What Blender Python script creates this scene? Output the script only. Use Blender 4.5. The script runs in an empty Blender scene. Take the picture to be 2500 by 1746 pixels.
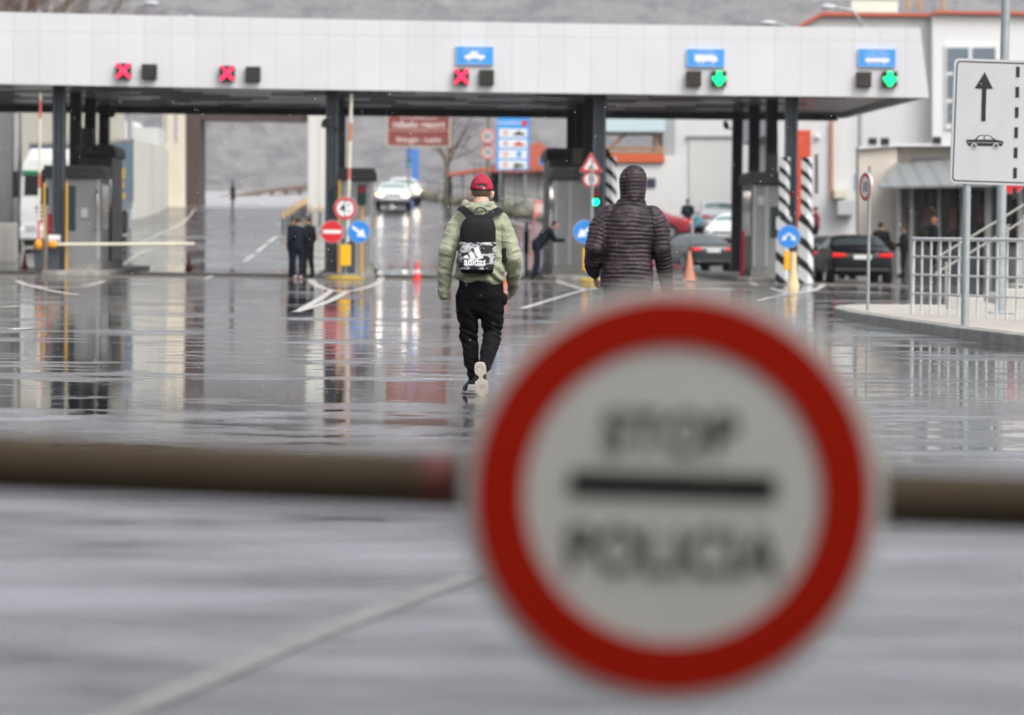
import bpy, bmesh, math, random
from mathutils import Vector, Matrix, noise
random.seed(7)
R = math.radians
S = bpy.context.scene
COL = S.collection
# ---------------------------------------------------------------- camera
F = 2500 * 120 / 36.0            # focal length in photograph pixels (2500 wide)
CH = 1.33                        # eye height
PITCH, ROLL = R(2.07), R(0.6)
fw = Vector((0, math.cos(PITCH), -math.sin(PITCH)))
r0 = Vector((1, 0, 0)); u0 = Vector((0, math.sin(PITCH), math.cos(PITCH)))
cr = r0 * math.cos(ROLL) + u0 * math.sin(ROLL)
cu = u0 * math.cos(ROLL) - r0 * math.sin(ROLL)
CAMP = Vector((0, 0, CH))
cd = bpy.data.cameras.new('camera'); cam = bpy.data.objects.new('camera', cd); COL.objects.link(cam)
m = Matrix((cr, cu, -fw)).transposed().to_4x4(); m.translation = CAMP
cam.matrix_world = m
cd.lens = 120; cd.sensor_width = 36; cd.clip_end = 9000; cd.clip_start = 0.1
cd.dof.use_dof = True; cd.dof.focus_distance = 31.5; cd.dof.aperture_fstop = 2.25
S.camera = cam
# ---------------------------------------------------------------- sky, sun, exposure
SUN_EL, SUN_AZ = R(52), R(140)
w = bpy.data.worlds.new('World'); S.world = w; w.use_nodes = True
nt = w.node_tree; nt.nodes.clear()
o_ = nt.nodes.new('ShaderNodeOutputWorld'); bg = nt.nodes.new('ShaderNodeBackground')
sk = nt.nodes.new('ShaderNodeTexSky'); sk.sky_type = 'NISHITA'; sk.sun_disc = False
sk.sun_elevation = SUN_EL; sk.sun_rotation = SUN_AZ; sk.dust_density = 6; sk.air_density = 1.5
hs = nt.nodes.new('ShaderNodeHueSaturation'); hs.inputs['Saturation'].default_value = 0.3
nt.links.new(sk.outputs[0], hs.inputs['Color']); nt.links.new(hs.outputs[0], bg.inputs[0])
nt.links.new(bg.outputs[0], o_.inputs[0]); bg.inputs[1].default_value = 0.15
sd = bpy.data.lights.new('sun', 'SUN'); sd.energy = 0.45; sd.angle = R(25); sd.color = (1, .98, .95)
so = bpy.data.objects.new('sun', sd); COL.objects.link(so)
sdir = Vector((math.sin(SUN_AZ) * math.cos(SUN_EL), math.cos(SUN_AZ) * math.cos(SUN_EL), math.sin(SUN_EL)))
so.rotation_euler = sdir.to_track_quat('Z', 'Y').to_euler(); so.location = (0, -20, 60)
S.view_settings.view_transform = 'Standard'; S.view_settings.look = 'None'
S.view_settings.exposure = 0.7; S.view_settings.gamma = 1
S.cycles.use_denoising = True
S.cycles.max_bounces = 8; S.cycles.volume_bounces = 1; S.cycles.caustics_reflective = False
# ---------------------------------------------------------------- ground shape and survey helpers
def sm(t): t = max(0, min(1, t)); return t * t * (3 - 2 * t)
def gz(x, y):
    t = max(0, min(1, (x - 1) / 5.0))
    if y <= 116: a = 0.0
    elif y <= 176: a = .042 * (y - 116)
    else: a = 2.52 + .03 * (min(y, 222) - 176)
    b = 0.0 if y <= 131 else (.075 * (y - 131) if y <= 146 else 1.125 + .011 * (min(y, 222) - 146))
    z = a * (1 - t) + b * t
    if y > 222: z += (-8 - z) * sm((y - 222) / 120)
    return z
def ray(px, py):
    return fw + cr * ((px - 1250) / F) + cu * (-(py - 873) / F)
def W(px, py, Y):
    d = ray(px, py); return CAMP + d * (Y / d.y)
def proj(p):
    d = Vector(p) - CAMP; k = F / d.dot(fw)
    return 1250 + d.dot(cr) * k, 873 - d.dot(cu) * k
def XG(px, Y, z=None):           # the point at distance Y and height z (default: on the ground) seen in column px
    x = (px - 1250) / F * Y
    for _ in range(8):
        zz = gz(x, Y) if z is None else z
        x += (px - proj((x, Y, zz))[0]) / F * Y
    return Vector((x, Y, gz(x, Y) if z is None else z))
def ZH(px, py, Y): return W(px, py, Y).z
def G(px, py, z=0.0):
    d = ray(px, py); return CAMP + d * ((z - CH) / d.z)
def GT(px, py):                  # ray against the sloping ground
    d = ray(px, py); t = 3.0
    while t < 400:
        p = CAMP + d * t
        if p.z < gz(p.x, p.y): return Vector((p.x, p.y, gz(p.x, p.y)))
        t += .25
    return CAMP + d * 222
# ---------------------------------------------------------------- materials
MATS = {}
def mat(name, rgb, rough=.5, metal=0., var=0., scale=4., bump=0., emis=0., streak=0., coat=0., spec=None):
    if name in MATS: return MATS[name]
    M = bpy.data.materials.new(name); M.use_nodes = True; n = M.node_tree; B = n.nodes['Principled BSDF']
    B.inputs['Base Color'].default_value = (*rgb, 1); B.inputs['Roughness'].default_value = rough
    B.inputs['Metallic'].default_value = metal; B.inputs['Coat Weight'].default_value = coat
    if spec is not None: B.inputs['Specular IOR Level'].default_value = spec
    if emis:
        B.inputs['Emission Color'].default_value = (*rgb, 1); B.inputs['Emission Strength'].default_value = emis
    if var or bump or streak:
        tc = n.nodes.new('ShaderNodeTexCoord')
        no = n.nodes.new('ShaderNodeTexNoise'); no.inputs['Scale'].default_value = scale; no.inputs['Detail'].default_value = 7
        no.inputs['Roughness'].default_value = .62
        n.links.new(tc.outputs['Object'], no.inputs['Vector'])
        src = no.outputs['Fac']
        if streak:
            mp = n.nodes.new('ShaderNodeMapping'); mp.inputs['Scale'].default_value = (1, 1, .07)
            n.links.new(tc.outputs['Object'], mp.inputs['Vector'])
            n2 = n.nodes.new('ShaderNodeTexNoise'); n2.inputs['Scale'].default_value = scale * 2; n2.inputs['Detail'].default_value = 5
            n.links.new(mp.outputs[0], n2.inputs['Vector'])
            mx = n.nodes.new('ShaderNodeMix'); mx.inputs[0].default_value = streak
            n.links.new(no.outputs['Fac'], mx.inputs[2]); n.links.new(n2.outputs['Fac'], mx.inputs[3]); src = mx.outputs[0]
        mr = n.nodes.new('ShaderNodeMapRange'); mr.inputs[1].default_value = .3; mr.inputs[2].default_value = .7
        mr.inputs[3].default_value = 1 - var; mr.inputs[4].default_value = 1 + var * .5
        n.links.new(src, mr.inputs[0])
        vm = n.nodes.new('ShaderNodeVectorMath'); vm.operation = 'SCALE'; vm.inputs[0].default_value = rgb
        n.links.new(mr.outputs[0], vm.inputs['Scale']); n.links.new(vm.outputs[0], B.inputs['Base Color'])
        if bump:
            bm_ = n.nodes.new('ShaderNodeBump'); bm_.inputs['Strength'].default_value = bump; bm_.inputs['Distance'].default_value = .02
            n.links.new(src, bm_.inputs['Height']); n.links.new(bm_.outputs[0], B.inputs['Normal'])
    MATS[name] = M; return M
def nd(n, t, **k):
    x = n.nodes.new(t)
    for a, b in k.items():
        if a.startswith('i_'):
            x.inputs[int(a[2:])].default_value = b
        else: setattr(x, a, b)
    return x
def math_(n, op, a, b=None, clamp=False):
    x = n.nodes.new('ShaderNodeMath'); x.operation = op; x.use_clamp = clamp
    for i, v in ((0, a), (1, b)):
        if v is None: continue
        if isinstance(v, (int, float)): x.inputs[i].default_value = v
        else: n.links.new(v, x.inputs[i])
    return x.outputs[0]
def wet_ground():
    M = bpy.data.materials.new('wet asphalt'); M.use_nodes = True; n = M.node_tree; B = n.nodes['Principled BSDF']; L = n.links.new
    g = n.nodes.new('ShaderNodeNewGeometry'); sep = n.nodes.new('ShaderNodeSeparateXYZ'); L(g.outputs['Position'], sep.inputs[0])
    y = sep.outputs['Y']; x = sep.outputs['X']
    def noi(sc, det, ro, src=None):
        q = nd(n, 'ShaderNodeTexNoise'); q.inputs['Scale'].default_value = sc; q.inputs['Detail'].default_value = det; q.inputs['Roughness'].default_value = ro
        L(src if src is not None else g.outputs['Position'], q.inputs['Vector']); return q.outputs['Fac']
    mp = nd(n, 'ShaderNodeMapping'); mp.inputs['Scale'].default_value = (.5, 1, 1); L(g.outputs['Position'], mp.inputs[0])
    a = noi(.3, 12, .66, mp.outputs[0]); c = noi(1.5, 7, .62, mp.outputs[0]); b = noi(38, 4, .5); e = noi(.55, 5, .6, mp.outputs[0])
    # standing water (mirror) against stone that only shines
    near = math_(n, 'MULTIPLY', math_(n, 'SUBTRACT', 21, y), .05, True)
    k = math_(n, 'ADD', math_(n, 'ADD', math_(n, 'MULTIPLY', a, .45), math_(n, 'ADD', math_(n, 'MULTIPLY', c, .4), math_(n, 'MULTIPLY', noi(7, 5, .7, mp.outputs[0]), .15))), near)
    far = math_(n, 'MINIMUM', math_(n, 'MAXIMUM', math_(n, 'MULTIPLY', math_(n, 'SUBTRACT', y, 17), .0035), 0), .035)
    k = math_(n, 'SUBTRACT', k, far)
    stone = math_(n, 'MULTIPLY', math_(n, 'SUBTRACT', k, .472), 12, True)
    rough = math_(n, 'ADD', .022, math_(n, 'MULTIPLY', stone, math_(n, 'ADD', .1, math_(n, 'MULTIPLY', e, .3))))
    rough = math_(n, 'ADD', rough, math_(n, 'MULTIPLY', math_(n, 'MULTIPLY', math_(n, 'SUBTRACT', y, 118), .03, True), .12))
    # sheltered strip under the long canopy stays dull
    e1 = math_(n, 'MULTIPLY', math_(n, 'ADD', math_(n, 'SUBTRACT', y, 95.5), math_(n, 'MULTIPLY', c, 3)), .5, True)
    e2 = math_(n, 'MULTIPLY', math_(n, 'SUBTRACT', 108.5, y), .9, True)
    e3 = math_(n, 'MULTIPLY', math_(n, 'SUBTRACT', 11.5, x), .8, True)
    dry = math_(n, 'MULTIPLY', math_(n, 'MULTIPLY', e1, e2), e3, True)
    mx = nd(n, 'ShaderNodeMix'); L(dry, mx.inputs[0]); L(rough, mx.inputs[2]); mx.inputs[3].default_value = .62
    L(mx.outputs[0], B.inputs['Roughness'])
    film = math_(n, 'ADD', math_(n, 'MULTIPLY', math_(n, 'SUBTRACT', e, .5), 1.6), math_(n, 'MULTIPLY', math_(n, 'SUBTRACT', c, .5), 2.4))
    film = math_(n, 'MULTIPLY', film, stone)
    sp = math_(n, 'MULTIPLY', math_(n, 'ADD', .6, film, True), math_(n, 'SUBTRACT', 1, math_(n, 'MULTIPLY', dry, .66)))
    L(sp, B.inputs['Specular IOR Level'])
    col = nd(n, 'ShaderNodeValToRGB'); col.color_ramp.elements[0].position = .36; col.color_ramp.elements[0].color = (.03, .03, .037, 1)
    col.color_ramp.elements[1].position = .64; col.color_ramp.elements[1].color = (.2, .198, .222, 1)
    s_ = math_(n, 'ADD', math_(n, 'MULTIPLY', e, .35), math_(n, 'ADD', math_(n, 'MULTIPLY', c, .5), math_(n, 'MULTIPLY', b, .15))); L(s_, col.inputs[0])
    wm = nd(n, 'ShaderNodeMix', data_type='RGBA'); L(stone, wm.inputs[0]); wm.inputs[6].default_value = (.013,.013,.015,1); L(col.outputs[0], wm.inputs[7])
    mc = nd(n, 'ShaderNodeMix', data_type='RGBA'); L(dry, mc.inputs[0]); L(wm.outputs[2], mc.inputs[6]); mc.inputs[7].default_value = (.17,.155,.14,1)
    L(mc.outputs[2], B.inputs['Base Color'])
    bp = nd(n, 'ShaderNodeBump'); bp.inputs['Distance'].default_value = .011; bp.inputs['Strength'].default_value = 1
    hh = math_(n, 'MULTIPLY', math_(n, 'ADD', math_(n, 'MULTIPLY', noi(4.5, 8, .7), 1.), math_(n, 'MULTIPLY', b, .12)), stone); L(hh, bp.inputs['Height'])
    d = noi(6, 4, .55)
    bq = nd(n, 'ShaderNodeBump'); bq.inputs['Distance'].default_value = .0012; bq.inputs['Strength'].default_value = 1; L(d, bq.inputs['Height']); L(bp.outputs[0], bq.inputs['Normal'])
    L(bq.outputs[0], B.inputs['Normal'])
    return M
ASPH = wet_ground()
# ---------------------------------------------------------------- mesh building
class MB:
    def __init__(s, T=None): s.v = []; s.f = []; s.T = T; s.m = []
    def add(s, vs, fs, mi=0):
        k = len(s.v); s.v += [tuple(s.T(Vector(p))) if s.T else tuple(p) for p in vs]
        s.f += [tuple(k + i for i in f) for f in fs]; s.m += [mi] * len(fs); return s
    def box(s, x0, x1, y0, y1, z0, z1, mi=0):
        return s.add([(x0,y0,z0),(x1,y0,z0),(x1,y1,z0),(x0,y1,z0),(x0,y0,z1),(x1,y0,z1),(x1,y1,z1),(x0,y1,z1)],
              [(3,2,1,0),(4,5,6,7),(0,1,5,4),(1,2,6,5),(2,3,7,6),(3,0,4,7)], mi)
    def cbox(s, c, sx, sy, sz, mi=0): return s.box(c[0]-sx/2,c[0]+sx/2,c[1]-sy/2,c[1]+sy/2,c[2]-sz/2,c[2]+sz/2, mi)
    def tube(s, pts, rs, n=12, mi=0, cap=True):
        pts = [Vector(p) for p in pts]
        if isinstance(rs, (int, float)): rs = [rs] * len(pts)
        vs = []; fs = []
        up = None
        for i, p in enumerate(pts):
            d = (pts[min(i+1, len(pts)-1)] - pts[max(i-1, 0)]).normalized()
            if up is None or abs(d.dot(up)) > .95: up = Vector((0,0,1)) if abs(d.z) < .9 else Vector((0,1,0))
            a = d.cross(up).normalized(); b = a.cross(d).normalized(); up = b
            for k in range(n):
                t = 2*math.pi*k/n; vs.append(p + (a*math.cos(t) + b*math.sin(t))*rs[i])
        for i in range(len(pts)-1):
            for k in range(n):
                fs.append((i*n+k, i*n+(k+1)%n, (i+1)*n+(k+1)%n, (i+1)*n+k))
        if cap: fs += [tuple(range(n))[::-1], tuple((len(pts)-1)*n+k for k in range(n))]
        return s.add(vs, fs, mi)
    def ell(s, c, rx, ry, rz, n=20, m_=12, mi=0, M=None):
        vs = [(0,0,-1)]; fs = []
        for i in range(1, m_):
            t = math.pi*i/m_
            for k in range(n):
                a = 2*math.pi*k/n; vs.append((math.sin(t)*math.cos(a), math.sin(t)*math.sin(a), -math.cos(t)))
        vs.append((0,0,1)); last = len(vs)-1
        for k in range(n): fs.append((0, 1+(k+1)%n, 1+k)); fs.append((last, 1+(m_-2)*n+k, 1+(m_-2)*n+(k+1)%n))
        for i in range(m_-2):
            for k in range(n): fs.append((1+i*n+k, 1+i*n+(k+1)%n, 1+(i+1)*n+(k+1)%n, 1+(i+1)*n+k))
        c = Vector(c); out = []
        for p in vs:
            q = Vector((p[0]*rx, p[1]*ry, p[2]*rz))
            if M is not None: q = M @ q
            out.append(c+q)
        return s.add(out, fs, mi)
    def loft(s, rings, n=24, mi=0, e=2.2):   # rings: (z, cx, cy, rx, ry), a closed stack of super-ellipses
        vs = []; fs = []
        for (z, cx, cy, rx, ry) in rings:
            for k in range(n):
                a = 2*math.pi*k/n; c, d = math.cos(a), math.sin(a)
                vs.append((cx + rx*math.copysign(abs(c)**(2/e), c), cy + ry*math.copysign(abs(d)**(2/e), d), z))
        for i in range(len(rings)-1):
            for k in range(n): fs.append((i*n+k, i*n+(k+1)%n, (i+1)*n+(k+1)%n, (i+1)*n+k))
        fs += [tuple(range(n))[::-1], tuple((len(rings)-1)*n+k for k in range(n))]
        return s.add(vs, fs, mi)
    def prism(s, pts, y0, y1, mi=0):         # polygon in x-z (counter-clockwise seen from -y), extruded along y
        n = len(pts); vs = [(p[0], y0, p[1]) for p in pts] + [(p[0], y1, p[1]) for p in pts]
        fs = [tuple(range(n)), tuple(range(2*n-1, n-1, -1))] + [(i, n+i, n+(i+1)%n, (i+1)%n) for i in range(n)]
        return s.add(vs, fs, mi)
    def vprism(s, pts, z0, z1, mi=0):        # polygon in x-y extruded along z
        n = len(pts); vs = [(p[0], p[1], z0) for p in pts] + [(p[0], p[1], z1) for p in pts]
        fs = [tuple(range(n))[::-1], tuple(range(n, 2*n))] + [(i, (i+1)%n, n+(i+1)%n, n+i) for i in range(n)]
        return s.add(vs, fs, mi)
    def disc(s, c, r, y0, y1, n=32, mi=0):
        return s.prism([(c[0]+r*math.cos(2*math.pi*k/n), c[1]+r*math.sin(2*math.pi*k/n)) for k in range(n)], y0, y1, mi)
    def ring(s, c, r1, r2, y0, y1, n=40, mi=0):
        vs = []; fs = []
        for k in range(n):
            a = 2*math.pi*k/n; ca, sa = math.cos(a), math.sin(a)
            vs += [(c[0]+r1*ca, y0, c[1]+r1*sa), (c[0]+r2*ca, y0, c[1]+r2*sa), (c[0]+r2*ca, y1, c[1]+r2*sa), (c[0]+r1*ca, y1, c[1]+r1*sa)]
        for k in range(n):
            a = 4*k; b = 4*((k+1)%n)
            for i in range(4):
                j = (i+1)%4; fs.append((a+i, a+j, b+j, b+i))
        return s.add(vs, fs, mi)
    def build(s, name, mats, parent=None, smooth=False, bevel=0, world=False, label=None):
        me = bpy.data.meshes.new(name)
        vs = s.v
        if world and parent is not None: vs = [tuple(Vector(p) - parent.location) for p in vs]
        me.from_pydata(vs, [], s.f); me.update()
        if not isinstance(mats, (list, tuple)): mats = [mats]
        for q in mats: me.materials.append(q)
        for p, i in zip(me.polygons, s.m): p.material_index = i; p.use_smooth = bool(smooth)
        b = bmesh.new(); b.from_mesh(me); bmesh.ops.recalc_face_normals(b, faces=b.faces); b.to_mesh(me); b.free()
        if smooth: 
            try: me.set_sharp_from_angle(angle=R(40))
            except Exception: pass
        o = bpy.data.objects.new(name, me); COL.objects.link(o)
        if parent is not None: o.parent = parent
        if bevel:
            bv = o.modifiers.new('bevel', 'BEVEL'); bv.width = bevel; bv.segments = 2; bv.limit_method = 'ANGLE'; bv.angle_limit = R(50)
        if label: o['label'] = label
        return o
def tag(o, label=None, cat=None, group=None, kind=None):
    if label: o['label'] = label
    if cat: o['category'] = cat
    if group: o['group'] = group
    if kind: o['kind'] = kind
    return o
def thing(name, loc, label, cat, group=None, rz=0.):
    o = bpy.data.objects.new(name, None); COL.objects.link(o); o.location = loc; o.rotation_euler = (0,0,rz); o.empty_display_size = .3
    return tag(o, label, cat, group)
def meobj(name, me, m_, parent=None):
    me.materials.clear(); me.materials.append(m_)
    o = bpy.data.objects.new(name, me); COL.objects.link(o)
    if parent is not None: o.parent = parent
    return o
def copy_tree(o, parent=None):
    c = o.copy(); COL.objects.link(c); c.parent = parent
    for ch in list(o.children): copy_tree(ch, c)
    return c
def text(name, s_, size, loc, m_, parent=None, depth=.002, xs=1., bold=0., rz=0.):   # lettering facing -y, centred
    cu_ = bpy.data.curves.new(name, 'FONT'); cu_.body = s_; cu_.size = size; cu_.align_x = 'CENTER'; cu_.align_y = 'CENTER'
    cu_.extrude = depth; cu_.offset = bold; cu_.resolution_u = 4
    t = bpy.data.objects.new('tmp', cu_); COL.objects.link(t)
    me = bpy.data.meshes.new_from_object(t.evaluated_get(bpy.context.evaluated_depsgraph_get())); bpy.data.objects.remove(t)
    me.transform(Matrix.Translation(loc) @ Matrix.Rotation(rz, 4, 'Y') @ Matrix.Rotation(R(90), 4, 'X') @ Matrix.Diagonal((xs, 1, 1, 1)))
    me.name = name
    return meobj(name, me, m_, parent)
def remesh(mb, voxel, smooth=2, disp=None):
    me = bpy.data.meshes.new('tmp'); me.from_pydata(mb.v, [], mb.f); me.update()
    b = bmesh.new(); b.from_mesh(me)
    bmesh.ops.recalc_face_normals(b, faces=b.faces)
    b.to_mesh(me); b.free()
    o = bpy.data.objects.new('tmp', me); COL.objects.link(o)
    md = o.modifiers.new('r', 'REMESH'); md.mode = 'VOXEL'; md.voxel_size = voxel
    out = bpy.data.meshes.new_from_object(o.evaluated_get(bpy.context.evaluated_depsgraph_get()))
    bpy.data.objects.remove(o)
    b = bmesh.new(); b.from_mesh(out)
    for _ in range(smooth): bmesh.ops.smooth_vert(b, verts=b.verts, factor=.5, use_axis_x=True, use_axis_y=True, use_axis_z=True)
    b.normal_update()
    if disp:
        mv = [v.normal * disp(v.co, v.normal) for v in b.verts]
        for v, d in zip(b.verts, mv): v.co += d
    for f in b.faces: f.smooth = True
    b.to_mesh(out); b.free()
    return out
# palette
WHITE = mat('white paint', (.78,.79,.8), .4, var=.06, scale=3)
STEEL = mat('galvanised steel', (.36,.4,.42), .45, metal=.35, var=.18, scale=9)
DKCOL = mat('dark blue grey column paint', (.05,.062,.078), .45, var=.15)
DKCOL_SHADED = mat('column paint with painted roof shade', (.022,.025,.03), .5, var=.15)  # column paint darkened to carry the shade deeper under the canopy
BLACK = mat('black plastic', (.012,.012,.013), .45)
RUBBER = mat('rubber', (.02,.02,.021), .8)
YEL = mat('yellow post paint', (.72,.38,.03), .45, var=.12)
YELB = mat('yellow box', (.85,.46,.01), .4, var=.05)
YELD = mat('worn yellow base', (.42,.3,.05), .6, var=.4, scale=8)
REDS = mat('sign red', (.62,.02,.03), .4)
REDW = mat('faded sign red', (.62,.13,.13), .5)
SWHITE = mat('sign white', (.8,.82,.83), .4)
SBLUE = mat('sign blue', (.03,.24,.72), .4)
SBLACK = mat('sign black', (.012,.012,.014), .4)
CHROME = mat('bright metal', (.7,.7,.7), .15, metal=1)
GLASS = mat('tinted window', (.05,.065,.065), .08)
GLASSL = mat('pale car window', (.19,.26,.25), .12)
CONC = mat('pale concrete', (.52,.51,.47), .7, var=.28, scale=1.2, streak=.6, bump=.15)
CONCG = mat('grey stained concrete', (.2,.2,.2), .7, var=.5, scale=.8, streak=.75, bump=.2)
KERB = mat('kerb concrete', (.3,.29,.27), .6, var=.35, scale=3, bump=.2)
CREAM = mat('cream render', (.66,.6,.52), .75, var=.1, scale=1, streak=.5)
# ================================================================ SETTING
def sheet(name, xs, ys, zf, m_, kind='structure'):
    vs = [(x, y, zf(x, y)) for y in ys for x in xs]; nx = len(xs)
    fs = [(j*nx+i, j*nx+i+1, (j+1)*nx+i+1, (j+1)*nx+i) for j in range(len(ys)-1) for i in range(nx-1)]
    me = bpy.data.meshes.new(name); me.from_pydata(vs, [], fs); me.update()
    for p in me.polygons: p.use_smooth = True
    me.materials.append(m_); o = bpy.data.objects.new(name, me); COL.objects.link(o); o['kind'] = kind; return o
xs = [-4000, -1200, -500, -200, -90, -50] + [i*.5 for i in range(-80, 81, 2)] + [50, 90, 200, 500, 1200, 4000]
ys = [-60, -20, 0, 20, 60, 100, 110] + list(range(114, 226, 2)) + list(range(232, 352, 8)) + [500, 800, 1500, 2900, 5200]
sheet('ground', xs, ys, gz, ASPH)
# road beyond the left gateway crest, sky reflection put into its paler colour
PALE = mat('wet road with painted sky sheen', (.42,.42,.43), .22, var=.15, scale=.3)
sheet('road', [-26+i for i in range(0, 16)], [176.6] + list(range(178, 223, 2)), lambda x, y: gz(x, y)+.006, PALE)
# mountain sides
def rock():
    M = bpy.data.materials.new('mountain rock and scrub'); M.use_nodes = True; n = M.node_tree; B = n.nodes['Principled BSDF']; L = n.links.new
    g = n.nodes.new('ShaderNodeNewGeometry')
    a = nd(n, 'ShaderNodeTexNoise'); a.inputs['Scale'].default_value = .025; a.inputs['Detail'].default_value = 10; a.inputs['Roughness'].default_value = .72; L(g.outputs['Position'], a.inputs[0])
    b = nd(n, 'ShaderNodeTexVoronoi'); b.inputs['Scale'].default_value = .12; L(g.outputs['Position'], b.inputs[0])
    c = math_(n, 'ADD', math_(n, 'MULTIPLY', a.outputs['Fac'], .8), math_(n, 'MULTIPLY', b.outputs['Distance'], .22))
    r = nd(n, 'ShaderNodeValToRGB'); e = r.color_ramp.elements; e[0].position = .4; e[0].color = (.03,.03,.04,1); e[1].position = .66; e[1].color = (.185,.175,.165,1)
    x = e.new(.52); x.color = (.13,.12,.105,1); L(c, r.inputs[0]); L(r.outputs[0], B.inputs['Base Color']); B.inputs['Roughness'].default_value = .95
    return M
def mz(x, y):
    t = (y-3000)/1000
    ridge = 325 + 45*noise.noise(Vector((x*.0011, 2.1, 0)))
    n1 = noise.fractal(Vector((x*.0045, y*.0045, 3)), 1.0, 2.0, 8)
    return -9 + sm(t)*ridge*(1) + 34*n1*min(1, max(0, t*4))
sheet('mountain', [-1500+15*i for i in range(201)], [3000+15*i for i in range(95)], mz, rock())
# ---------------------------------------------------------------- painted lines
LINE = mat('road marking paint', (.66,.64,.6), .25, var=.3, scale=5)
def stripe(mb, pts, wd, lift=.005, wy=None):
    wx = wd; wy = wy or wd      # pts on the ground
    P = []
    for a, b in zip(pts[:-1], pts[1:]):
        n = max(1, int((b-a).length/1.5)) if (a.y > 112 or b.y > 112) else max(1, int((b-a).length/6))
        P += [a.lerp(b, i/n) for i in range(n)]
    P.append(pts[-1]); vs = []; fs = []
    for i, p in enumerate(P):
        d = (P[min(i+1, len(P)-1)] - P[max(i-1, 0)]); d.z = 0; d.normalize(); s = Vector((d.y*wx, -d.x*wy, 0))/2
        for q in (p-s, p+s): vs.append((q.x, q.y, gz(q.x, q.y)+lift))
    for i in range(len(P)-1): fs.append((2*i, 2*i+1, 2*i+3, 2*i+2))
    mb.add(vs, fs)
def arc(pts, n=6):                       # Catmull-Rom smoothing
    out = []
    for i in range(len(pts)-1):
        p0, p1, p2, p3 = pts[max(i-1,0)], pts[i], pts[i+1], pts[min(i+2, len(pts)-1)]
        for k in range(n):
            t = k/n; out.append(.5*((2*p1)+(p2-p0)*t+(2*p0-5*p1+4*p2-p3)*t*t+(3*p1-p0-3*p2+p3)*t**3))
    return out+[pts[-1]]
mk = MB(); lift = .004
def L_(wd, *pp, curve=True):
    global lift
    pts = [GT(*q) for q in pp]; stripe(mk, arc(pts) if curve and len(pts) > 2 else pts, wd*.5, lift, wd*(4.2 if pts[0].y < 112 else 1.6)); lift += .0002
L_(.12, (930,694), (1100,698), (1330,702))                      # stop lines
L_(.25, (1560,706), (1790,709), curve=False)
L_(.25, (1990,712), (2170,716), curve=False)
L_(.28, (40,686), (70,697), (130,702), (205,700), (255,686))
L_(.22, (70,697), (130,711), (190,722))
L_(.35, (764,672), (760,686), (782,702), (838,712), (890,704), (925,690), (932,676))
L_(.3, (812,708), (785,728), (735,756))
L_(.3, (848,712), (800,738), (722,762))
L_(.25, (790,690), (880,692), curve=False); L_(.25, (800,698), (872,700), curve=False)
L_(.3, (1335,676), (1380,694), (1430,707), (1470,702))
L_(.25, (1432,707), (1370,725), (1275,754))
L_(.25, (1812,684), (1850,698), curve=False)
L_(.3, (1880,704), (1940,717), (1990,708), (2012,694))
L_(.2, (1940,717), (1880,728), (1848,738))
L_(.22, (500,684), (520,672), curve=False)
L_(.3, (0,752), (48,748), curve=False); L_(.35, (28,806), (75,803), curve=False)
for a, b in (((596,640),(622,622)), ((628,616),(650,598)), ((654,594),(676,578))): L_(.3, a, b, curve=False)
L_(.16, (520,566), (600,562), (660,556), (700,545))
L_(.2, (300,648), (345,618), (385,606))
L_(.2, (345,594), (400,568), (445,545), (477,511))
L_(.16, (905,586), (990,566), (1100,541)); L_(.16, (905,592), (990,572), (1100,547))
L_(.35, (1012,478), (1090,500), (1170,520), (1300,556))
L_(.2, (1000,466), (1080,470), curve=False)
mo = mk.build('road_markings', LINE); mo['kind'] = 'structure'
WL = mat('worn dirty line', (.16,.155,.14), .3, var=.6, scale=7)
mk = MB(); stripe(mk, [GT(180,1810), GT(760,1560), GT(1150,1415)], .12, .004); tag(mk.build('worn_lane_line', WL), kind='structure')
# ---------------------------------------------------------------- canopy hall (sheared frame: depth axis leans left)
SK = -.035
def TC(p): return Vector((p.x + SK*(p.y-98), p.y, p.z))
def U(px, v=0., z=0.): return XG(px, 98+v, z).x - SK*v
FAS = bpy.data.materials.new('white cladding panels'); FAS.use_nodes = True
def clad():
    n = FAS.node_tree; B = n.nodes['Principled BSDF']; L = n.links.new
    g = n.nodes.new('ShaderNodeNewGeometry'); s = n.nodes.new('ShaderNodeSeparateXYZ'); L(g.outputs['Position'], s.inputs[0])
    f = math_(n, 'FRACT', math_(n, 'DIVIDE', math_(n, 'ADD', s.outputs['X'], 100.11), .752))
    a = math_(n, 'LESS_THAN', f, .028)
    z = math_(n, 'ABSOLUTE', math_(n, 'SUBTRACT', s.outputs['Z'], 6.98)); b = math_(n, 'LESS_THAN', z, .012)
    j = math_(n, 'MAXIMUM', a, b)
    no = nd(n, 'ShaderNodeTexNoise'); no.inputs['Scale'].default_value = .8; no.inputs['Detail'].default_value = 5; L(g.outputs['Position'], no.inputs[0])
    # each panel a hair lighter or darker than its neighbour
    idx = math_(n, 'FLOOR', math_(n, 'DIVIDE', math_(n, 'ADD', s.outputs['X'], 100.11), .752))
    wn = nd(n, 'ShaderNodeTexWhiteNoise', noise_dimensions='1D'); L(idx, wn.inputs['W'])
    v = math_(n, 'ADD', math_(n, 'MULTIPLY', wn.outputs['Value'], .035), math_(n, 'ADD', math_(n, 'MULTIPLY', no.outputs['Fac'], .1), .61))
    v = math_(n, 'MULTIPLY', v, math_(n, 'SUBTRACT', 1, math_(n, 'MULTIPLY', j, .2)))
    c = nd(n, 'ShaderNodeCombineColor'); L(v, c.inputs[0]); L(v, c.inputs[1]); L(math_(n, 'MULTIPLY', v, 1.035), c.inputs[2])
    L(c.outputs[0], B.inputs['Base Color']); B.inputs['Roughness'].default_value = .38
clad()
SOF = mat('grey soffit boards', (.66,.63,.58), .3, var=.25, scale=.9)
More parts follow.
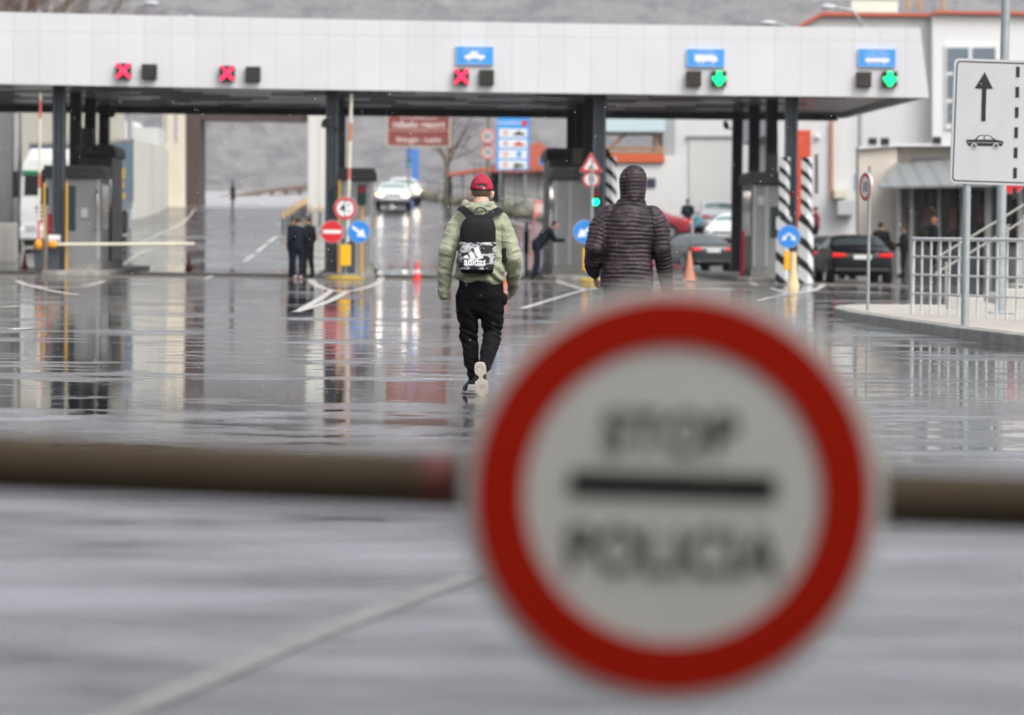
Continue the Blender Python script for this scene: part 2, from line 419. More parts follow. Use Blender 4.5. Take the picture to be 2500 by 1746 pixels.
SOFD = mat('dark soffit slots', (.16,.155,.15), .4)
ZB, ZT = ZH(1525, 231, 98), ZH(1132, 57, 98)
cn = thing('border_canopy', (0,98,0), 'long white panelled flat canopy roof spanning the whole border crossing', 'canopy')
xr, xt, xl = U(2268, 0, ZB), U(2247, 0, ZT), -19.
def bow(x): return .14*((xr-x)/29)**2
nseg = 20
mb = MB(TC); vs = []; fs = []
for i in range(nseg+1):
    t = i/nseg; xb = xl+(xr-xl)*t; xT = xl+(xt-xl)*t
    vs += [(xb, 98, ZB+bow(xb)), (xT, 98, ZT+bow(xT)*1.6), (xT, 98.25, ZT+bow(xT)*1.6), (xb, 98.25, ZB+bow(xb))]
for i in range(nseg):
    a = 4*i; b = a+4
    for k in range(4): fs.append((a+k, b+k, b+(k+1)%4, a+(k+1)%4))
fs += [(0,1,2,3), (4*nseg+3, 4*nseg+2, 4*nseg+1, 4*nseg)]
mb.add(vs, fs); mb.build('fascia', FAS, cn, world=True)
mb = MB(TC); mb.add([(xr-.05, 98.25, ZB+.005), (xt-.05, 98.25, ZT-.02), (xt-1.2, 115.9, ZT-.02), (xr-.05, 115.9, ZB+.005), (xr-.25, 98.25, ZB+.005), (xt-.25, 98.25, ZT-.02), (xt-1.4, 115.9, ZT-.02), (xr-.25, 115.9, ZB+.005)],
   [(0,1,2,3),(7,6,5,4),(0,4,5,1),(1,5,6,2),(2,6,7,3),(3,7,4,0)])
mb.build('end_fascia', FAS, cn, world=True)
mb = MB(TC); mb.box(xl, xr-.3, 98.26, 115.8, ZB+.16, ZB+.3)
# ribs running along the hall
random.seed(3)
for v in [1.2, 2.6, 4.2, 5.8, 7.4, 9.2, 11, 12.8, 14.6, 16.2]:
    x = xl+random.uniform(0, 3)
    while x < xr-3:
        l = random.uniform(1.6, 3.6); mb.box(x, min(x+l, xr-1), 98+v, 98+v+.3, ZB+.125, ZB+.159, 1); x += l+random.uniform(1.4, 4.5)
mb.build('soffit', [SOF, SOFD], cn, world=True)
mb = MB(TC); mb.box(xl, xr-.3, 115.8, 116.1, ZB-.08, ZT-.1); mb.build('rear_beam', mat('rear edge beam', (.1,.1,.1), .5), cn, world=True)
mb = MB(TC); mb.box(xl, xr-.4, 98.26, 116, ZT-.35, ZT-.12); mb.build('roof_deck', mat('roof membrane', (.3,.3,.3), .8, var=.2), cn, world=True)
# columns: each a thing, H section
def column(px, v, wd=.36, mm=DKCOL, lab=''):
    z0 = .15; x = U(px, v, z0); c = TC(Vector((x, 98+v, z0)))
    o = thing('steel_column', c, lab, 'column', 'steel columns carrying the canopy')
    h = ZB+.16-z0; mb = MB(); hw = wd/2
    mb.box(-hw, -hw+.09, -.17, .17, .02, h); mb.box(hw-.09, hw, -.17, .17, .02, h); mb.box(-hw+.09, hw-.09, -.05, .05, .02, h)
    mb.box(-.035, .035, -.12, -.05, .02, h)
    mb.build('shaft', mm, o); mb = MB(); mb.box(-hw-.08, hw+.08, -.25, .25, 0, .02); mb.build('base_plate', mm, o)
    return o
grp = [('left booth', 143), ('booth with the no-entry sign', 808), ('booth the officer leans on', 1460), ('zebra-striped posts at the far right', 1927)]
rowd = [.9, 6, 11, 16.3]; rown = ['front', 'second', 'third', 'rearmost']
for gi, (nm, px) in enumerate(grp):
    for ri, v in enumerate(rowd):
        pxx = px - (px-956)*(1-98.9/(98+v))
        column(pxx, v, .36 if ri == 0 else .34, DKCOL if ri == 0 else DKCOL_SHADED,
               f'{rown[ri]} dark steel column of the four in the row by the {nm}')
# kerbed islands
isl = [('left booths',(80,262)), ('no-entry sign',(772,915)), ('leaning officer',(1336,1482)), ('zebra-striped posts',(1806,1962))]
for nm, (a, b) in isl:
    o = MB(TC); x0, x1 = U(a, .3, .15), U(b, .3, .15); xm = (x0+x1)/2
    pts = [(x0, 98.9), (x0+.25, 98.4), (x0+.7, 98.15), (x1-.7, 98.15), (x1-.25, 98.4), (x1, 98.9), (x1, 115.5), (x0, 115.5)]
    o.vprism(pts, -.05, .15); tag(o.build('kerb_island', KERB, bevel=.03), f'low concrete kerb island under the {nm}', 'kerb island', 'kerb islands between the lanes')
# ---------------------------------------------------------------- booths
BW = mat('grey booth panel', (.27,.275,.285), .45, var=.1, scale=2)
BWL = mat('light booth frame', (.4,.41,.43), .4, var=.05)
BWD = mat('dark booth panel', (.055,.058,.062), .45, var=.15)
BROOF = mat('booth roof dark', (.03,.032,.035), .5)
def booth(px0, px1, v, dep, pyt, mm, lab, win=None, frame=True, door_px=None):
    z0 = .15; Y = 98+v; x0, x1 = U(px0, v, z0), U(px1, v, z0); zt = ZH((px0+px1)/2, pyt, Y)
    o = thing('control_booth', TC(Vector(((x0+x1)/2, Y, z0))), lab, 'booth', 'control booths on the kerb islands')
    def mk(): return MB(TC)
    mk().box(x0-.04, x1+.04, Y-.06, Y+dep+.06, z0, z0+.22).build('plinth', KERB, o, world=True)
    mk().box(x0, x1, Y, Y+dep, z0+.22, zt-.35).build('wall', mm, o, world=True, bevel=.015)
    mk().box(x0+.02, x1-.02, Y+.01, Y+dep-.01, z0+.2, z0+.3).build('base_trim', BLACK, o, world=True)
    mk().box(x0-.1, x1+.1, Y-.15, Y+dep+.15, zt-.35, zt-.12).build('roof', BROOF, o, world=True, bevel=.02)
    mk().box(x0-.05, x1+.05, Y-.1, Y+dep+.1, zt-.12, zt).build('roof_cap', BWD, o, world=True, bevel=.02)
    if frame:
        f = mk()
        for a in (x0, x0+(x1-x0)*.3, x1-.09): f.box(a, a+.09, Y-.025, Y-.001, z0+.3, zt-.4)
        f.build('frame', BWL, o, world=True)
        mk().box(x1+.001, x1+.02, Y+.4, Y+dep-.4, z0+1.2, zt-.55).build('side_window', GLASS, o, world=True)
        mk().box(x0-.02, x0-.001, Y+.4, Y+dep-.4, z0+1.2, zt-.55).build('side_window', GLASS, o, world=True)
    if win:
        a, b, c, d = win; q = mk(); q.box(U(a, v, 2), U(b, v, 2), Y-.035, Y-.002, ZH(a, d, Y), ZH(a, c, Y)); q.build('front_window', GLASS, o, world=True, label='dark window in the booth front')
    return o
booth(110, 243, 2.4, 3.2, 404, BW, 'grey control booth behind the yellow poles at the far left lanes')
booth(190, 272, 8.2, 4, 354, BWD, 'tall dark truck booth behind the grey one beside the blue trailer', frame=False)
booth(806, 909, 2.4, 3.2, 410, BW, 'grey control booth behind the round no-entry and height limit signs')
booth(1352, 1465, 2.4, 3.2, 408, BW, 'grey control booth the bending officer leans towards')
booth(1338, 1480, 8.6, 4, 362, BWD, 'tall dark booth rising behind the one with the bending officer', frame=False)
booth(1836, 1935, 2.4, 3.2, 420, BW, 'light grey control booth beside the zebra-striped posts', win=(1882,1900,505,580))
# chrome door edges catching light on the left booths
for (px, y0, y1, v, lab) in ((235, 465, 565, 2.2, 'bright steel grab rail on the right edge of the left grey booth'), (267, 425, 510, 8.0, 'bright steel grab rail on the tall dark left booth')):
    mb = MB(TC); Y = 98+v; x = U(px, v, 2); za, zb = ZH(px, y1, Y), ZH(px, y0, Y)
    mb.tube([(x, Y+.1, za), (x, Y-.06, za+.1), (x+.05, Y-.08, (za+zb)/2), (x+.02, Y-.06, zb-.1), (x, Y+.1, zb)], .035, 8)
    tag(mb.build('grab_rail', CHROME, smooth=True), lab, 'rail')
# boxes on booths
def simplebox(name, px0, px1, py0, py1, Y, dep, mm, lab, cat, bev=.02):
    a = W(px0, py1, Y); b = W(px1, py0, Y); mb = MB(); mb.box(a.x, b.x, Y, Y+dep, min(a.z, b.z), max(a.z, b.z))
    return tag(mb.build(name, mm, bevel=bev), lab, cat)
simplebox('fire_cabinet', 115, 133, 522, 572, 99.6, .3, mat('fire red', (.5,.01,.015), .35), 'red fire cabinet in front of the left grey booth', 'cabinet')
simplebox('air_conditioner', 1872, 1900, 377, 420, 101.2, .6, mat('olive grey metal', (.09,.09,.075), .6, var=.3), 'weathered olive air conditioner on the roof of the right booth', 'air conditioner')
simplebox('air_conditioner', 1398, 1422, 363, 400, 101.5, .6, mat('olive grey metal', (.09,.09,.075), .6), 'weathered air conditioner above the booth behind the hump warning sign', 'air conditioner')
simplebox('air_conditioner', 196, 226, 312, 352, 106.5, .6, mat('olive grey metal', (.09,.09,.075), .6), 'weathered air conditioner on the tall dark booth at the left', 'air conditioner')
# cameras under the roof
def cctv(px, py, Y, lab, flip=1):
    c = W(px, py, Y); o = thing('security_camera', c, lab, 'camera', 'security cameras on the columns')
    mb = MB(); mb.tube([(0,-.35,-.08), (0,.15,.04)], .09, 12); mb.build('housing', BLACK, o)
    mb = MB(); mb.tube([(0,.05,-.02), (.1*flip,.05,-.14), (.42*flip,.05,-.12)], .025, 8); mb.build('bracket', DKCOL_SHADED, o)
cctv(1772, 304, 114, 'dark camera reaching left from the rearmost right-hand column', 1)
cctv(276, 276, 114, 'dark camera beside the rearmost column over the blue trailer', -1)
cctv(793, 300, 98.6, 'small dark camera on the column by the no-entry sign', 1)
cctv(1342, 372, 105, 'dark camera on top of the tall booth above the bending officer', 1)
q = W(465, 46, 101); o = MB().ell((0,0,0), .16, .16, .1).tube([(0,0,-.5),(0,0,0)], .04, 8).build('roof_vent', WHITE, None, smooth=True); o.location = q; tag(o, 'small white dome on top of the canopy above the left gateway', 'vent')
# notices taped to booth fronts
for px, py, Y, w_, h_, lab in ((206, 520, 100.36, .2, .28, 'small white notice on the front of the left grey booth'), (896, 540, 100.36, .18, .26, 'small white notice on the booth behind the blue arrow sign'), (1858, 490, 100.36, .2, .28, 'small white notice on the light booth beside the striped posts')):
    q = W(px, py, Y); o = MB().box(-w_/2, w_/2, -.004, .004, -h_/2, h_/2).build('notice', mat('notice paper', (.55,.56,.57), .5, var=.3, scale=30)); o.location = q; tag(o, lab, 'notice')
# ---------------------------------------------------------------- lane signals
LEDR = mat('red LEDs', (1,.02,.08), emis=1.7); LEDG = mat('green LEDs', (.0,1,.22), emis=1.6); LEDGW = mat('green LED core', (.35,1,.55), emis=1.4)
PANELG = mat('unlit signal face', (.022,.026,.02), .5, var=.3, scale=20); PANELB = mat('brownish unlit signal face', (.035,.024,.02), .5, var=.3, scale=20)
def signal(px, py, kind, lab, w_=36):
    Y = 97.9; c = W(px, py, Y); h = w_/85/2; o = thing('lane_signal', c, lab, 'lane signal', 'lane signals on the canopy front')
    MB().box(-h, h, -.1, .09, -h, h).build('housing', BLACK, o, bevel=.01)
    face = MB().box(-h*.9, h*.9, -.112, -.102, -h*.9, h*.9).build('face', PANELB if kind == 'offb' else PANELG, o)
    if kind in 'XG' or kind == 'x':
        mb = MB(); n = 13; rh = 2*h/n
        for r in range(n):
            z = -h+rh*(r+.5); a = z/h; segs = []
            if kind in ('X', 'x'):
                if abs(a) > .93: continue
                wd = .30
                l = [(-abs(a)-wd, -abs(a)+wd), (abs(a)-wd, abs(a)+wd)]
                if kind == 'x' and a > .2: l = [(-abs(a)-wd*.1, -abs(a)+wd*.9), (abs(a)-wd, abs(a)+wd)]
                l = [(max(-.98, p), min(.98, q)) for p, q in l]
                segs = [(l[0][0], l[1][1])] if l[0][1] >= l[1][0] else l
            else:
                if a > .28: segs = [(-.36, .36)]
                elif a > .05: segs = [(-.98, .98)] if a < .2 else [(-.95, -.5), (-.36, .36), (.5, .95)]
                else: k = .98+(a)*.78; segs = [(-max(k, .2), max(k, .2))]
            for p, q in segs: mb.box(p*h*.95, q*h*.95, -.13, -.114, z-rh*.36, z+rh*.36)
        mb.build('red_cross' if kind in 'Xx' else 'green_arrow', LEDR if kind in 'Xx' else LEDG, o)
    return o
signal(302,173,'X','lit red cross signal nearest the left end of the canopy front')
signal(365,175,'off','unlit black signal right of the leftmost red cross')
signal(555,179,'x','lit red cross with a faulty corner above the left gateway')
signal(618,181,'off','unlit black signal right of the red cross with the faulty corner')
signal(1127,187,'X','lit red cross signal under the blue sign with the car')
signal(1188,189,'off','unlit black signal under the right half of the blue car sign')
signal(1694,192,'offb','unlit brownish signal under the blue sign with the lorry')
signal(1755,192,'G','lit green down arrow under the blue sign with the lorry')
signal(2109,194,'offb','unlit brownish signal under the blue bus sign near the right end')
signal(2172,193,'G','lit green down arrow nearest the right end of the canopy')
# ---------------------------------------------------------------- blue lane signs on the canopy
SB2 = mat('bright blue sign film', (.05,.33,.8), .4); SLB = mat('pale lettering film', (.55,.68,.9), .4)
def carpic(k=1.): return [(-.5,-.12),(.5,-.12),(.5,.06),(.42,.1),(.22,.12),(.08,.3),(-.16,.3),(-.3,.12),(-.5,.08)]
def lane_sign(px, py, kind, lab):
    c = W(px, py, 97.95); o = thing('lane_sign', c, lab, 'sign', 'blue lane signs on the canopy front'); w2, h2 = .535, .26
    MB().box(-w2, w2, -.03, .04, -h2, h2).build('panel', SB2, o); mb = MB()
    for a, b, c_, d in ((-w2,w2,h2-.012,h2),(-w2,w2,-h2,-h2+.012),(-w2,-w2+.012,-h2+.012,h2-.012),(w2-.012,w2,-h2+.012,h2-.012)): mb.box(a,b,-.036,-.0301,c_,d)
    mb.build('border', SLB, o)
    mb = MB()
    if kind == 'car':
        text('lettering', 'PËR AUTOMJETE', .075, (0,-.032,.2), SLB, o, xs=1.); text('lettering', 'VETURA - PASSENGER CARS', .075, (0,-.032,.125), SLB, o, xs=.8)
        mb.prism([(x*.58, z*.5-.03) for x, z in carpic()], -.04, -.0302); mb.disc((-.17,-.1), .045, -.041, -.0303, 16); mb.disc((.17,-.1), .045, -.041, -.0303, 16)
        text('lettering', 'AUTO - CARS', .075, (0,-.032,-.2), SLB, o)
    elif kind == 'lorry':
        text('lettering', 'PËR KAMIONË', .075, (0,-.032,.2), SLB, o); text('lettering', 'AUTOMJETE - TRANSPORT', .075, (0,-.032,.125), SLB, o, xs=.85)
        mb.prism([(-.32,-.1),(.34,-.1),(.34,.0),(.27,.07),(.2,.07),(.2,.09),(-.32,.09)], -.04, -.0302)
        for x in (-.2,-.08,.22): mb.disc((x,-.11), .035, -.041, -.0303, 16)
        text('lettering', 'KAMION - TRUCK', .075, (0,-.032,-.2), SLB, o)
    else:
        text('lettering', 'PËR AUTOBUSË', .075, (0,-.032,.2), SLB, o); text('lettering', 'AUTOMJETE - PASAGJERË', .075, (0,-.032,.125), SLB, o, xs=.85)
        mb.prism([(-.34,-.12),(.34,-.12),(.36,-.04),(.33,.0),(-.34,.0)], -.04, -.0302); mb.box(-.32,.32,-.04,-.0302,.055,.065)
        for x in (-.22,.2): mb.disc((x,-.12), .035, -.041, -.0303, 16)
        text('lettering', 'AUTOBUS - BUS', .075, (0,-.032,-.2), SLB, o)
    mb.build('pictogram', SWHITE, o)
lane_sign(1159,136,'car','blue sign with a white car above the middle red cross')
lane_sign(1723,142,'lorry','blue sign with a white lorry above the first green arrow')
lane_sign(2141,142,'bus','blue sign with a white bus at the right end of the canopy front')
# ================================================================ ROAD SIGNS
def arrow2(mb, pts, y0, y1): mb.prism(pts, y0, y1)
def rot2(pts, a, c=(0,0)): return [(c[0]+x*math.cos(a)-z*math.sin(a), c[1]+x*math.sin(a)+z*math.cos(a)) for x, z in pts]
ARW = [(-.2,-.035),(.02,-.035),(.02,-.12),(.22,0),(.02,.12),(.02,.035),(-.2,.035)]
RIMG = mat('sign rim grey', (.5,.52,.54), .4, metal=.3)
def round_sign(px, py, Y, r, kind, lab, rz=0., txt='', faded=False, group=None, turn=0.):
    c = W(px, py, Y); o = thing('traffic_sign', c, lab, 'traffic sign', group, rz=turn)
    red = REDW if faded else REDS; wh = mat('aged sign white', (.6,.58,.56), .5) if faded else SWHITE
    MB().disc((0,0), r, -.004, .02).build('plate', RIMG, o)
    MB().disc((0,0), r*.95, -.012, -.0045).build('sign_face', SBLUE if kind in ('arrow','fork') else (REDS if kind == 'noentry' else wh), o)
    if kind in ('limit','height'): MB().ring((0,0), r*.72, r*.95, -.016, -.0125).build('red_ring', red, o)
    if kind == 'noentry': MB().box(-r*.78, r*.78, -.016, -.0125, -r*.15, r*.15).build('white_bar', SWHITE, o)
    if kind == 'arrow': MB().prism([(x*r*3.6, z*r*3.6) for x, z in rot2(ARW, rz)], -.016, -.0125).build('white_arrow', SWHITE, o)
    if kind == 'fork':
        mb = MB()
        for s in (-1, 1): mb.prism([(p[0]*r*1.9+s*r*.3, p[1]*r*2.2-r*.02) for p in (rot2(ARW, -s*R(45)+ (math.pi if s < 0 else 0)))], -.016 - (.001 if s > 0 else 0), -.0125)
        mb.build('white_arrows', SWHITE, o)
    if txt: text('lettering', txt, r*1.05, (0,-.016,-.01), SBLACK if not faded else mat('faded sign black', (.06,.06,.07), .5), o, depth=.002, xs=.9)
    if kind == 'height':
        text('lettering', '4', r*.95, (-r*.22,-.016,-.0), SBLACK, o, depth=.002, bold=.01)
        text('lettering', '20', r*.34, (r*.25,-.016,r*.3), SBLACK, o, depth=.002); text('lettering', 'm', r*.4, (r*.3,-.016,-r*.22), SBLACK, o, depth=.002)
        MB().prism([(-r*.2,r*.66),(0,r*.5),(r*.2,r*.66)], -.017, -.0125).build('height_mark', SBLACK, o); MB().prism([(-r*.2,-r*.66),(r*.2,-r*.66),(0,-r*.5)], -.017, -.0125).build('height_mark', SBLACK, o)
    return o
YM = 96.6
round_sign(843, 509, YM, .33, 'height', 'round red-ringed height limit sign on top of the cluster by the middle-left booth')
round_sign(811, 566, YM-.02, .325, 'noentry', 'red no-entry sign with a white bar under the height limit sign')
round_sign(876, 566, YM-.02, .325, 'arrow', 'blue sign with a white arrow pointing down right, beside the no-entry sign', rz=R(-38))
round_sign(1926, 578, 96.6, .33, 'fork', 'blue sign with two white arrows in front of the zebra-striped posts')
round_sign(1428, 566, 96.8, .34, 'arrow', 'blue keep-side sign half hidden by the man in the quilted jacket', rz=R(-142))
round_sign(1443, 438, 96.8, .245, 'limit', 'round 10 speed limit sign under the hump warning triangle', txt='10')
round_sign(1191, 333, 176, .42, 'limit', 'faded round 80 sign high on a post beside the bare tree', txt='80', faded=True, group='faded speed signs on one post')
round_sign(1191, 371, 176.1, .42, 'limit', 'faded round 50 sign right below the 80 sign by the bare tree', txt='50', faded=True, group='faded speed signs on one post')
round_sign(2471, 444, 92, .33, 'noentry', 'red no-entry disc showing under the lower edge of the white lane sign')
# hump triangle
c = W(1443, 398, 96.75); o = thing('traffic_sign', c, 'red-edged triangular hump warning sign above the round 10 sign', 'traffic sign')
def tri(k, dz=0): return [(-.33*k,-.26*k+dz),(.33*k,-.26*k+dz),(0,.31*k+dz)]
MB().prism(tri(1), -.004, .02).build('plate', RIMG, o); MB().prism(tri(.95), -.012, -.0045).build('red_border', REDS, o)
MB().prism(tri(.62, -.02), -.016, -.0125).build('sign_face', SWHITE, o); MB().prism([(-.11,-.15),(.11,-.15),(.07,-.11),(.03,-.09),(-.03,-.09),(-.07,-.11)], -.02, -.0165).build('hump_symbol', SBLACK, o)
# posts with boxes and bases
def signpost(px, Y, ztop, lab, rr=.035, mm=STEEL, base=None, box=None, z0=None, boxmat=YELB):
    p = XG(px, Y, z0) ; o = thing('sign_post', p, lab, 'post')
    MB().tube([(0,.05,0), (0,.05,ztop-p.z)], rr, 12).build('post', mm, o, smooth=True)
    if base:
        MB().loft([(0,0,0,base,base*.8),(.05,0,0,base,base*.8),(.1,0,0,base*.8,base*.6),(.11,0,0,.1,.1)], 32).build('base', YELD, o, smooth=True)
    if box:
        a, b, c_, d = box; x0, x1 = W(a, 600, Y).x-p.x, W(b, 600, Y).x-p.x; z1, z2 = ZH(a, d, Y)-p.z, ZH(a, c_, Y)-p.z
        MB().box(x0, x1, -.12, .015, z1, z2).build('yellow_box', boxmat, o, bevel=.015)
    return o
signpost(843, YM, ZH(843,490,YM), 'pale post carrying the height limit sign, with a yellow box and worn yellow foot', base=.52, box=(832,857,598,649))
signpost(1443, 96.7, ZH(1443,385,96.7), 'pale post of the hump warning sign with a yellow box low on it', rr=.04, base=.35, box=(1423,1436,606,660))
signpost(1190, 176.2, ZH(1190,285,176.2), 'tall post of the faded speed signs beside the bare tree', rr=.09, mm=mat('weathered pole', (.2,.19,.15), .7, var=.3))
# ================================================================ signals and yellow posts
LR = mat('dark red lens', (.18,.004,.01), .25, emis=.12); LG = mat('dark green lens', (.0,.05,.04), .2); LGL = mat('lit green lens', (0,1,.42), emis=3.2)
GHOUS = mat('dark green signal housing', (.008,.022,.02), .45)
def traffic_light(px, py, Y, lab, lit=False, h=.52, w_=.24, post=None):
    c = W(px, py, Y); o = thing('traffic_light', c, lab, 'traffic light')
    MB().box(-w_/2, w_/2, -.08, .08, -h/2, h/2).build('housing', GHOUS, o, bevel=.02)
    for s, mm in ((1, LR), (-1, LGL if lit else LG)):
        MB().disc((0, s*h*.235), w_*.38, -.1, -.081, 20).build('red_lens' if s > 0 else 'green_lens', mm, o)
        MB().tube([(0,-.18,s*h*.235+.09),(0,-.08,s*h*.235+.1)], .035, 8).build('visor', BLACK, o)
    if post: MB().tube([(0,.12,-c.z+.15), (0,.12,h/2)], .035, 10).build('post', post, o, smooth=True)
    return o
traffic_light(883.5, 475, 98.1, 'traffic light with a dull red lens on the yellow post by the middle-left booth', h=.6, w_=.26, post=YEL)
traffic_light(1454, 482, 98.0, 'traffic light glowing green beside the round 10 sign', lit=True, h=.56, w_=.25, post=DKCOL)
traffic_light(1929, 485, 98.2, 'traffic light between the two zebra-striped posts, its lenses dull red and green', h=.6, w_=.26, post=DKCOL)
def ybar(px, pyt, Y, lab, boxes=()):
    p = XG(px, Y, .15); o = thing('yellow_post', p, lab, 'post', 'slim yellow posts on the kerb islands')
    MB().tube([(0,0,0),(0,0,ZH(px,pyt,Y)-.15)], .03, 10).build('post', YEL, o, smooth=True)
    for a, b, c_, d in boxes:
        MB().box(W(a,500,Y).x-p.x, W(b,500,Y).x-p.x, .04, .2, ZH(a,d,Y)-.15, ZH(a,c_,Y)-.15).build('signal_housing', GHOUS, o, bevel=.02)
ybar(107, 446, 98.5, 'slim yellow post left of the front column with a small dark housing', [(94,117,457,501)])
ybar(162, 444, 98.5, 'slim yellow post right of the front column with a tall dark housing', [(166,183,453,564)])
ybar(827, 440, 98.5, 'slim yellow post in front of the column by the no-entry sign', [(812,824,452,500)])
# lane barriers
BARR = mat('cream barrier arm', (.75,.72,.58), .4, var=.1)
ORNG = mat('orange pivot', (.8,.33,.01), .35)
def banded(name, p0, p1, r, cuts, mats, o):
    p0, p1 = Vector(p0), Vector(p1); k = 0
    for (a, b), mm in zip(zip(cuts[:-1], cuts[1:]), mats):
        MB().tube([p0.lerp(p1, a), p0.lerp(p1, b)], r, 10).build(name, mm, o, smooth=True)
def cab(px0, px1, pyt, Y, o):
    a, b = XG(px0, Y, .15), XG(px1, Y, .15); zt = ZH(px0, pyt, Y)
    MB().box(a.x-o.location.x, b.x-o.location.x, .1, .5, 0, zt-.15).build('cabinet', DKCOL, o, bevel=.02)
    return (a.x+b.x)/2-o.location.x, zt-.15
o = thing('lane_barrier', XG(94, 98.3, .15), 'raised lane barrier arm banded red and white standing upright at the far left', 'barrier')
cab(82, 106, 582, 98.3, o)
zt = ZH(97, 226, 98.3)-.15; z1 = ZH(97, 597, 98.3)-.15
banded('arm', (.0,0,z1), (.03,0,zt), .038, [0,.16,.37,.47,.83,.95,1], [REDW, BARR, REDW, BARR, REDW, BARR], o)
MB().ell((0,-.03,z1), .11, .1, .16).build('pivot', ORNG, o, smooth=True)
o = thing('lane_barrier', XG(129, 98.4, .15), 'lowered cream barrier arm reaching across the left gateway lane', 'barrier')
cab(114, 144, 590, 98.4, o); z1 = ZH(127, 597, 98.4)-.15
MB().tube([(-.16,.3,z1+.14),(.18,.3,z1+.14)], .14, 16).build('cabinet_hood', mat('pale hood', (.6,.6,.6), .4), o, smooth=True)
xe = XG(475, 98.4, 1).x-o.location.x
MB().tube([(0.1,-.05,z1),(xe,-.05,z1+.06)], .045, 10).build('arm', BARR, o, smooth=True)
MB().ell((0,-.05,z1), .15, .1, .11).build('pivot', ORNG, o, smooth=True)
o = thing('lane_barrier', XG(850, 98.3, .15), 'raised lane barrier arm with rusty bands beside the middle-left booth', 'barrier')
zt = ZH(850, 228, 98.3)-.15
MB().box(-.17,.17,.1,.45,0,1.0).build('cabinet', DKCOL, o, bevel=.02)
OR2 = mat('rusty orange band', (.6,.22,.08), .5)
banded('arm', (-.03,0,.9), (.05,0,zt), .05, [0,.25,.42,.5,.68,.8,1], [BARR, BARR, REDW, BARR, OR2, BARR], o)
# narrow black signal posts seen side-on
def slimpost(px, Y, y0, y1, y2, lab, wd=.13):
    b = XG(px, Y); o = thing('signal_post', b, lab, 'post')
    zt, za, zb = ZH(px,y0,Y)-b.z, ZH(px,y1,Y)-b.z, ZH(px,y2,Y)-b.z
    MB().tube([(0,0,0),(0,0,zt)], wd*.35, 8).build('post', mat('grey post', (.12,.12,.13), .5), o)
    MB().box(-wd*.55, wd*.55, -.1, .2, zb, za).build('housing', BLACK, o, bevel=.02)
slimpost(568, 170, 440, 456, 488, 'thin signal post standing in the left gateway', .22)
slimpost(1284, 112, 543, 566, 618, 'dark slim signal post left of the bending officer', .15)
# ================================================================ cones
def cone(px, py, h, lab, cm, band=True, grp='traffic cones along the lanes'):
    p = GT(px, py); o = thing('traffic_cone', p, lab, 'cone', grp); r = h*.2
    MB().box(-r*1.25, r*1.25, -r*1.25, r*1.25, .001, .04).build('base', cm, o, bevel=.01)
    MB().tube([(0,0,.04),(0,0,h*.5),(0,0,h*.97),(0,0,h)], [r, r*.6, r*.2, r*.12], 20).build('cone_body', cm, o, smooth=True)
    if band: MB().tube([(0,0,h*.34),(0,0,h*.52)], [r*.775, r*.6], 20).build('white_band', mat('cone band', (.75,.6,.6), .4), o, smooth=True)
CR = mat('red cone plastic', (.68,.03,.03), .4); CRD = mat('dark red cone plastic', (.34,.04,.03), .5); CO = mat('orange cone plastic', (.8,.13,.03), .4); CS = mat('faded salmon cone', (.72,.3,.2), .6, var=.1); CC = mat('bleached cream cone', (.8,.62,.36), .6, var=.1)
cone(1018, 684, .56, 'bright red traffic cone with a pale band left of the man with the backpack', CR)
cone(60, 652, .52, 'dark red traffic cone at the far left before the lorry', CRD, False)
cone(461, 655, .5, 'dark red traffic cone on the lane of the left gateway', CRD, False)
cone(1234, 688, .55, 'orange traffic cone half hidden behind the man with the backpack', CO)
cone(1683, 687, .9, 'tall faded salmon cone behind the black saloon with fastback tail', CS, False)
o = thing('road_bollard', GT(1936, 699), 'bleached cream flared bollard with a yellow box before the striped posts', 'bollard')
MB().loft([(0,0,0,.17,.15),(.05,0,0,.16,.14),(.3,0,0,.11,.1),(.6,0,0,.085,.08),(.93,0,0,.08,.08)], 20).build('body', CC, o, smooth=True)
MB().box(-.25,-.1,-.06,.06,.43,.95).build('yellow_box', YELB, o, bevel=.01)
# ================================================================ zebra posts
def zebra(nm, wstripe, ph):
    M = bpy.data.materials.new(nm); M.use_nodes = True; n = M.node_tree; B = n.nodes['Principled BSDF']; L = n.links.new
    t = nd(n, 'ShaderNodeTexCoord'); s = nd(n, 'ShaderNodeSeparateXYZ'); L(t.outputs['Object'], s.inputs[0])
    q = math_(n, 'ADD', math_(n, 'MULTIPLY', s.outputs['X'], .7), math_(n, 'ADD', math_(n, 'MULTIPLY', s.outputs['Y'], .7), s.outputs['Z']))
    f = math_(n, 'LESS_THAN', math_(n, 'FRACT', math_(n, 'ADD', math_(n, 'DIVIDE', q, wstripe), ph)), .4)
    mx = nd(n, 'ShaderNodeMix', data_type='RGBA'); L(f, mx.inputs[0]); mx.inputs[6].default_value = (.72,.74,.76,1); mx.inputs[7].default_value = (.012,.012,.014,1)
    L(mx.outputs[2], B.inputs['Base Color']); B.inputs['Roughness'].default_value = .45; return M
def striped(px, Y, lab, foot=True, ph=0.):
    o = thing('striped_post', XG(px, Y, .15), lab, 'striped post', 'zebra-striped gate posts', rz=R(-32))
    zt = 3.45
    MB().box(-.115,.115,-.115,.115,0,zt).build('upper_post', zebra('zebra stripes', .42, ph), o, bevel=.01)
    if foot: MB().box(-.17,.17,-.17,.17,-.15,1.75).build('lower_block', zebra('zebra stripes low', .62, ph+.4), o, bevel=.02)
striped(1912, 97.6, 'left one of the two black-and-white striped posts by the right booth', ph=.1)
striped(1966, 97.4, 'right one of the two black-and-white striped posts by the right booth', ph=.3)
striped(1490, 99.5, 'black-and-white striped post behind the hood of the man in the quilted jacket', ph=.2)
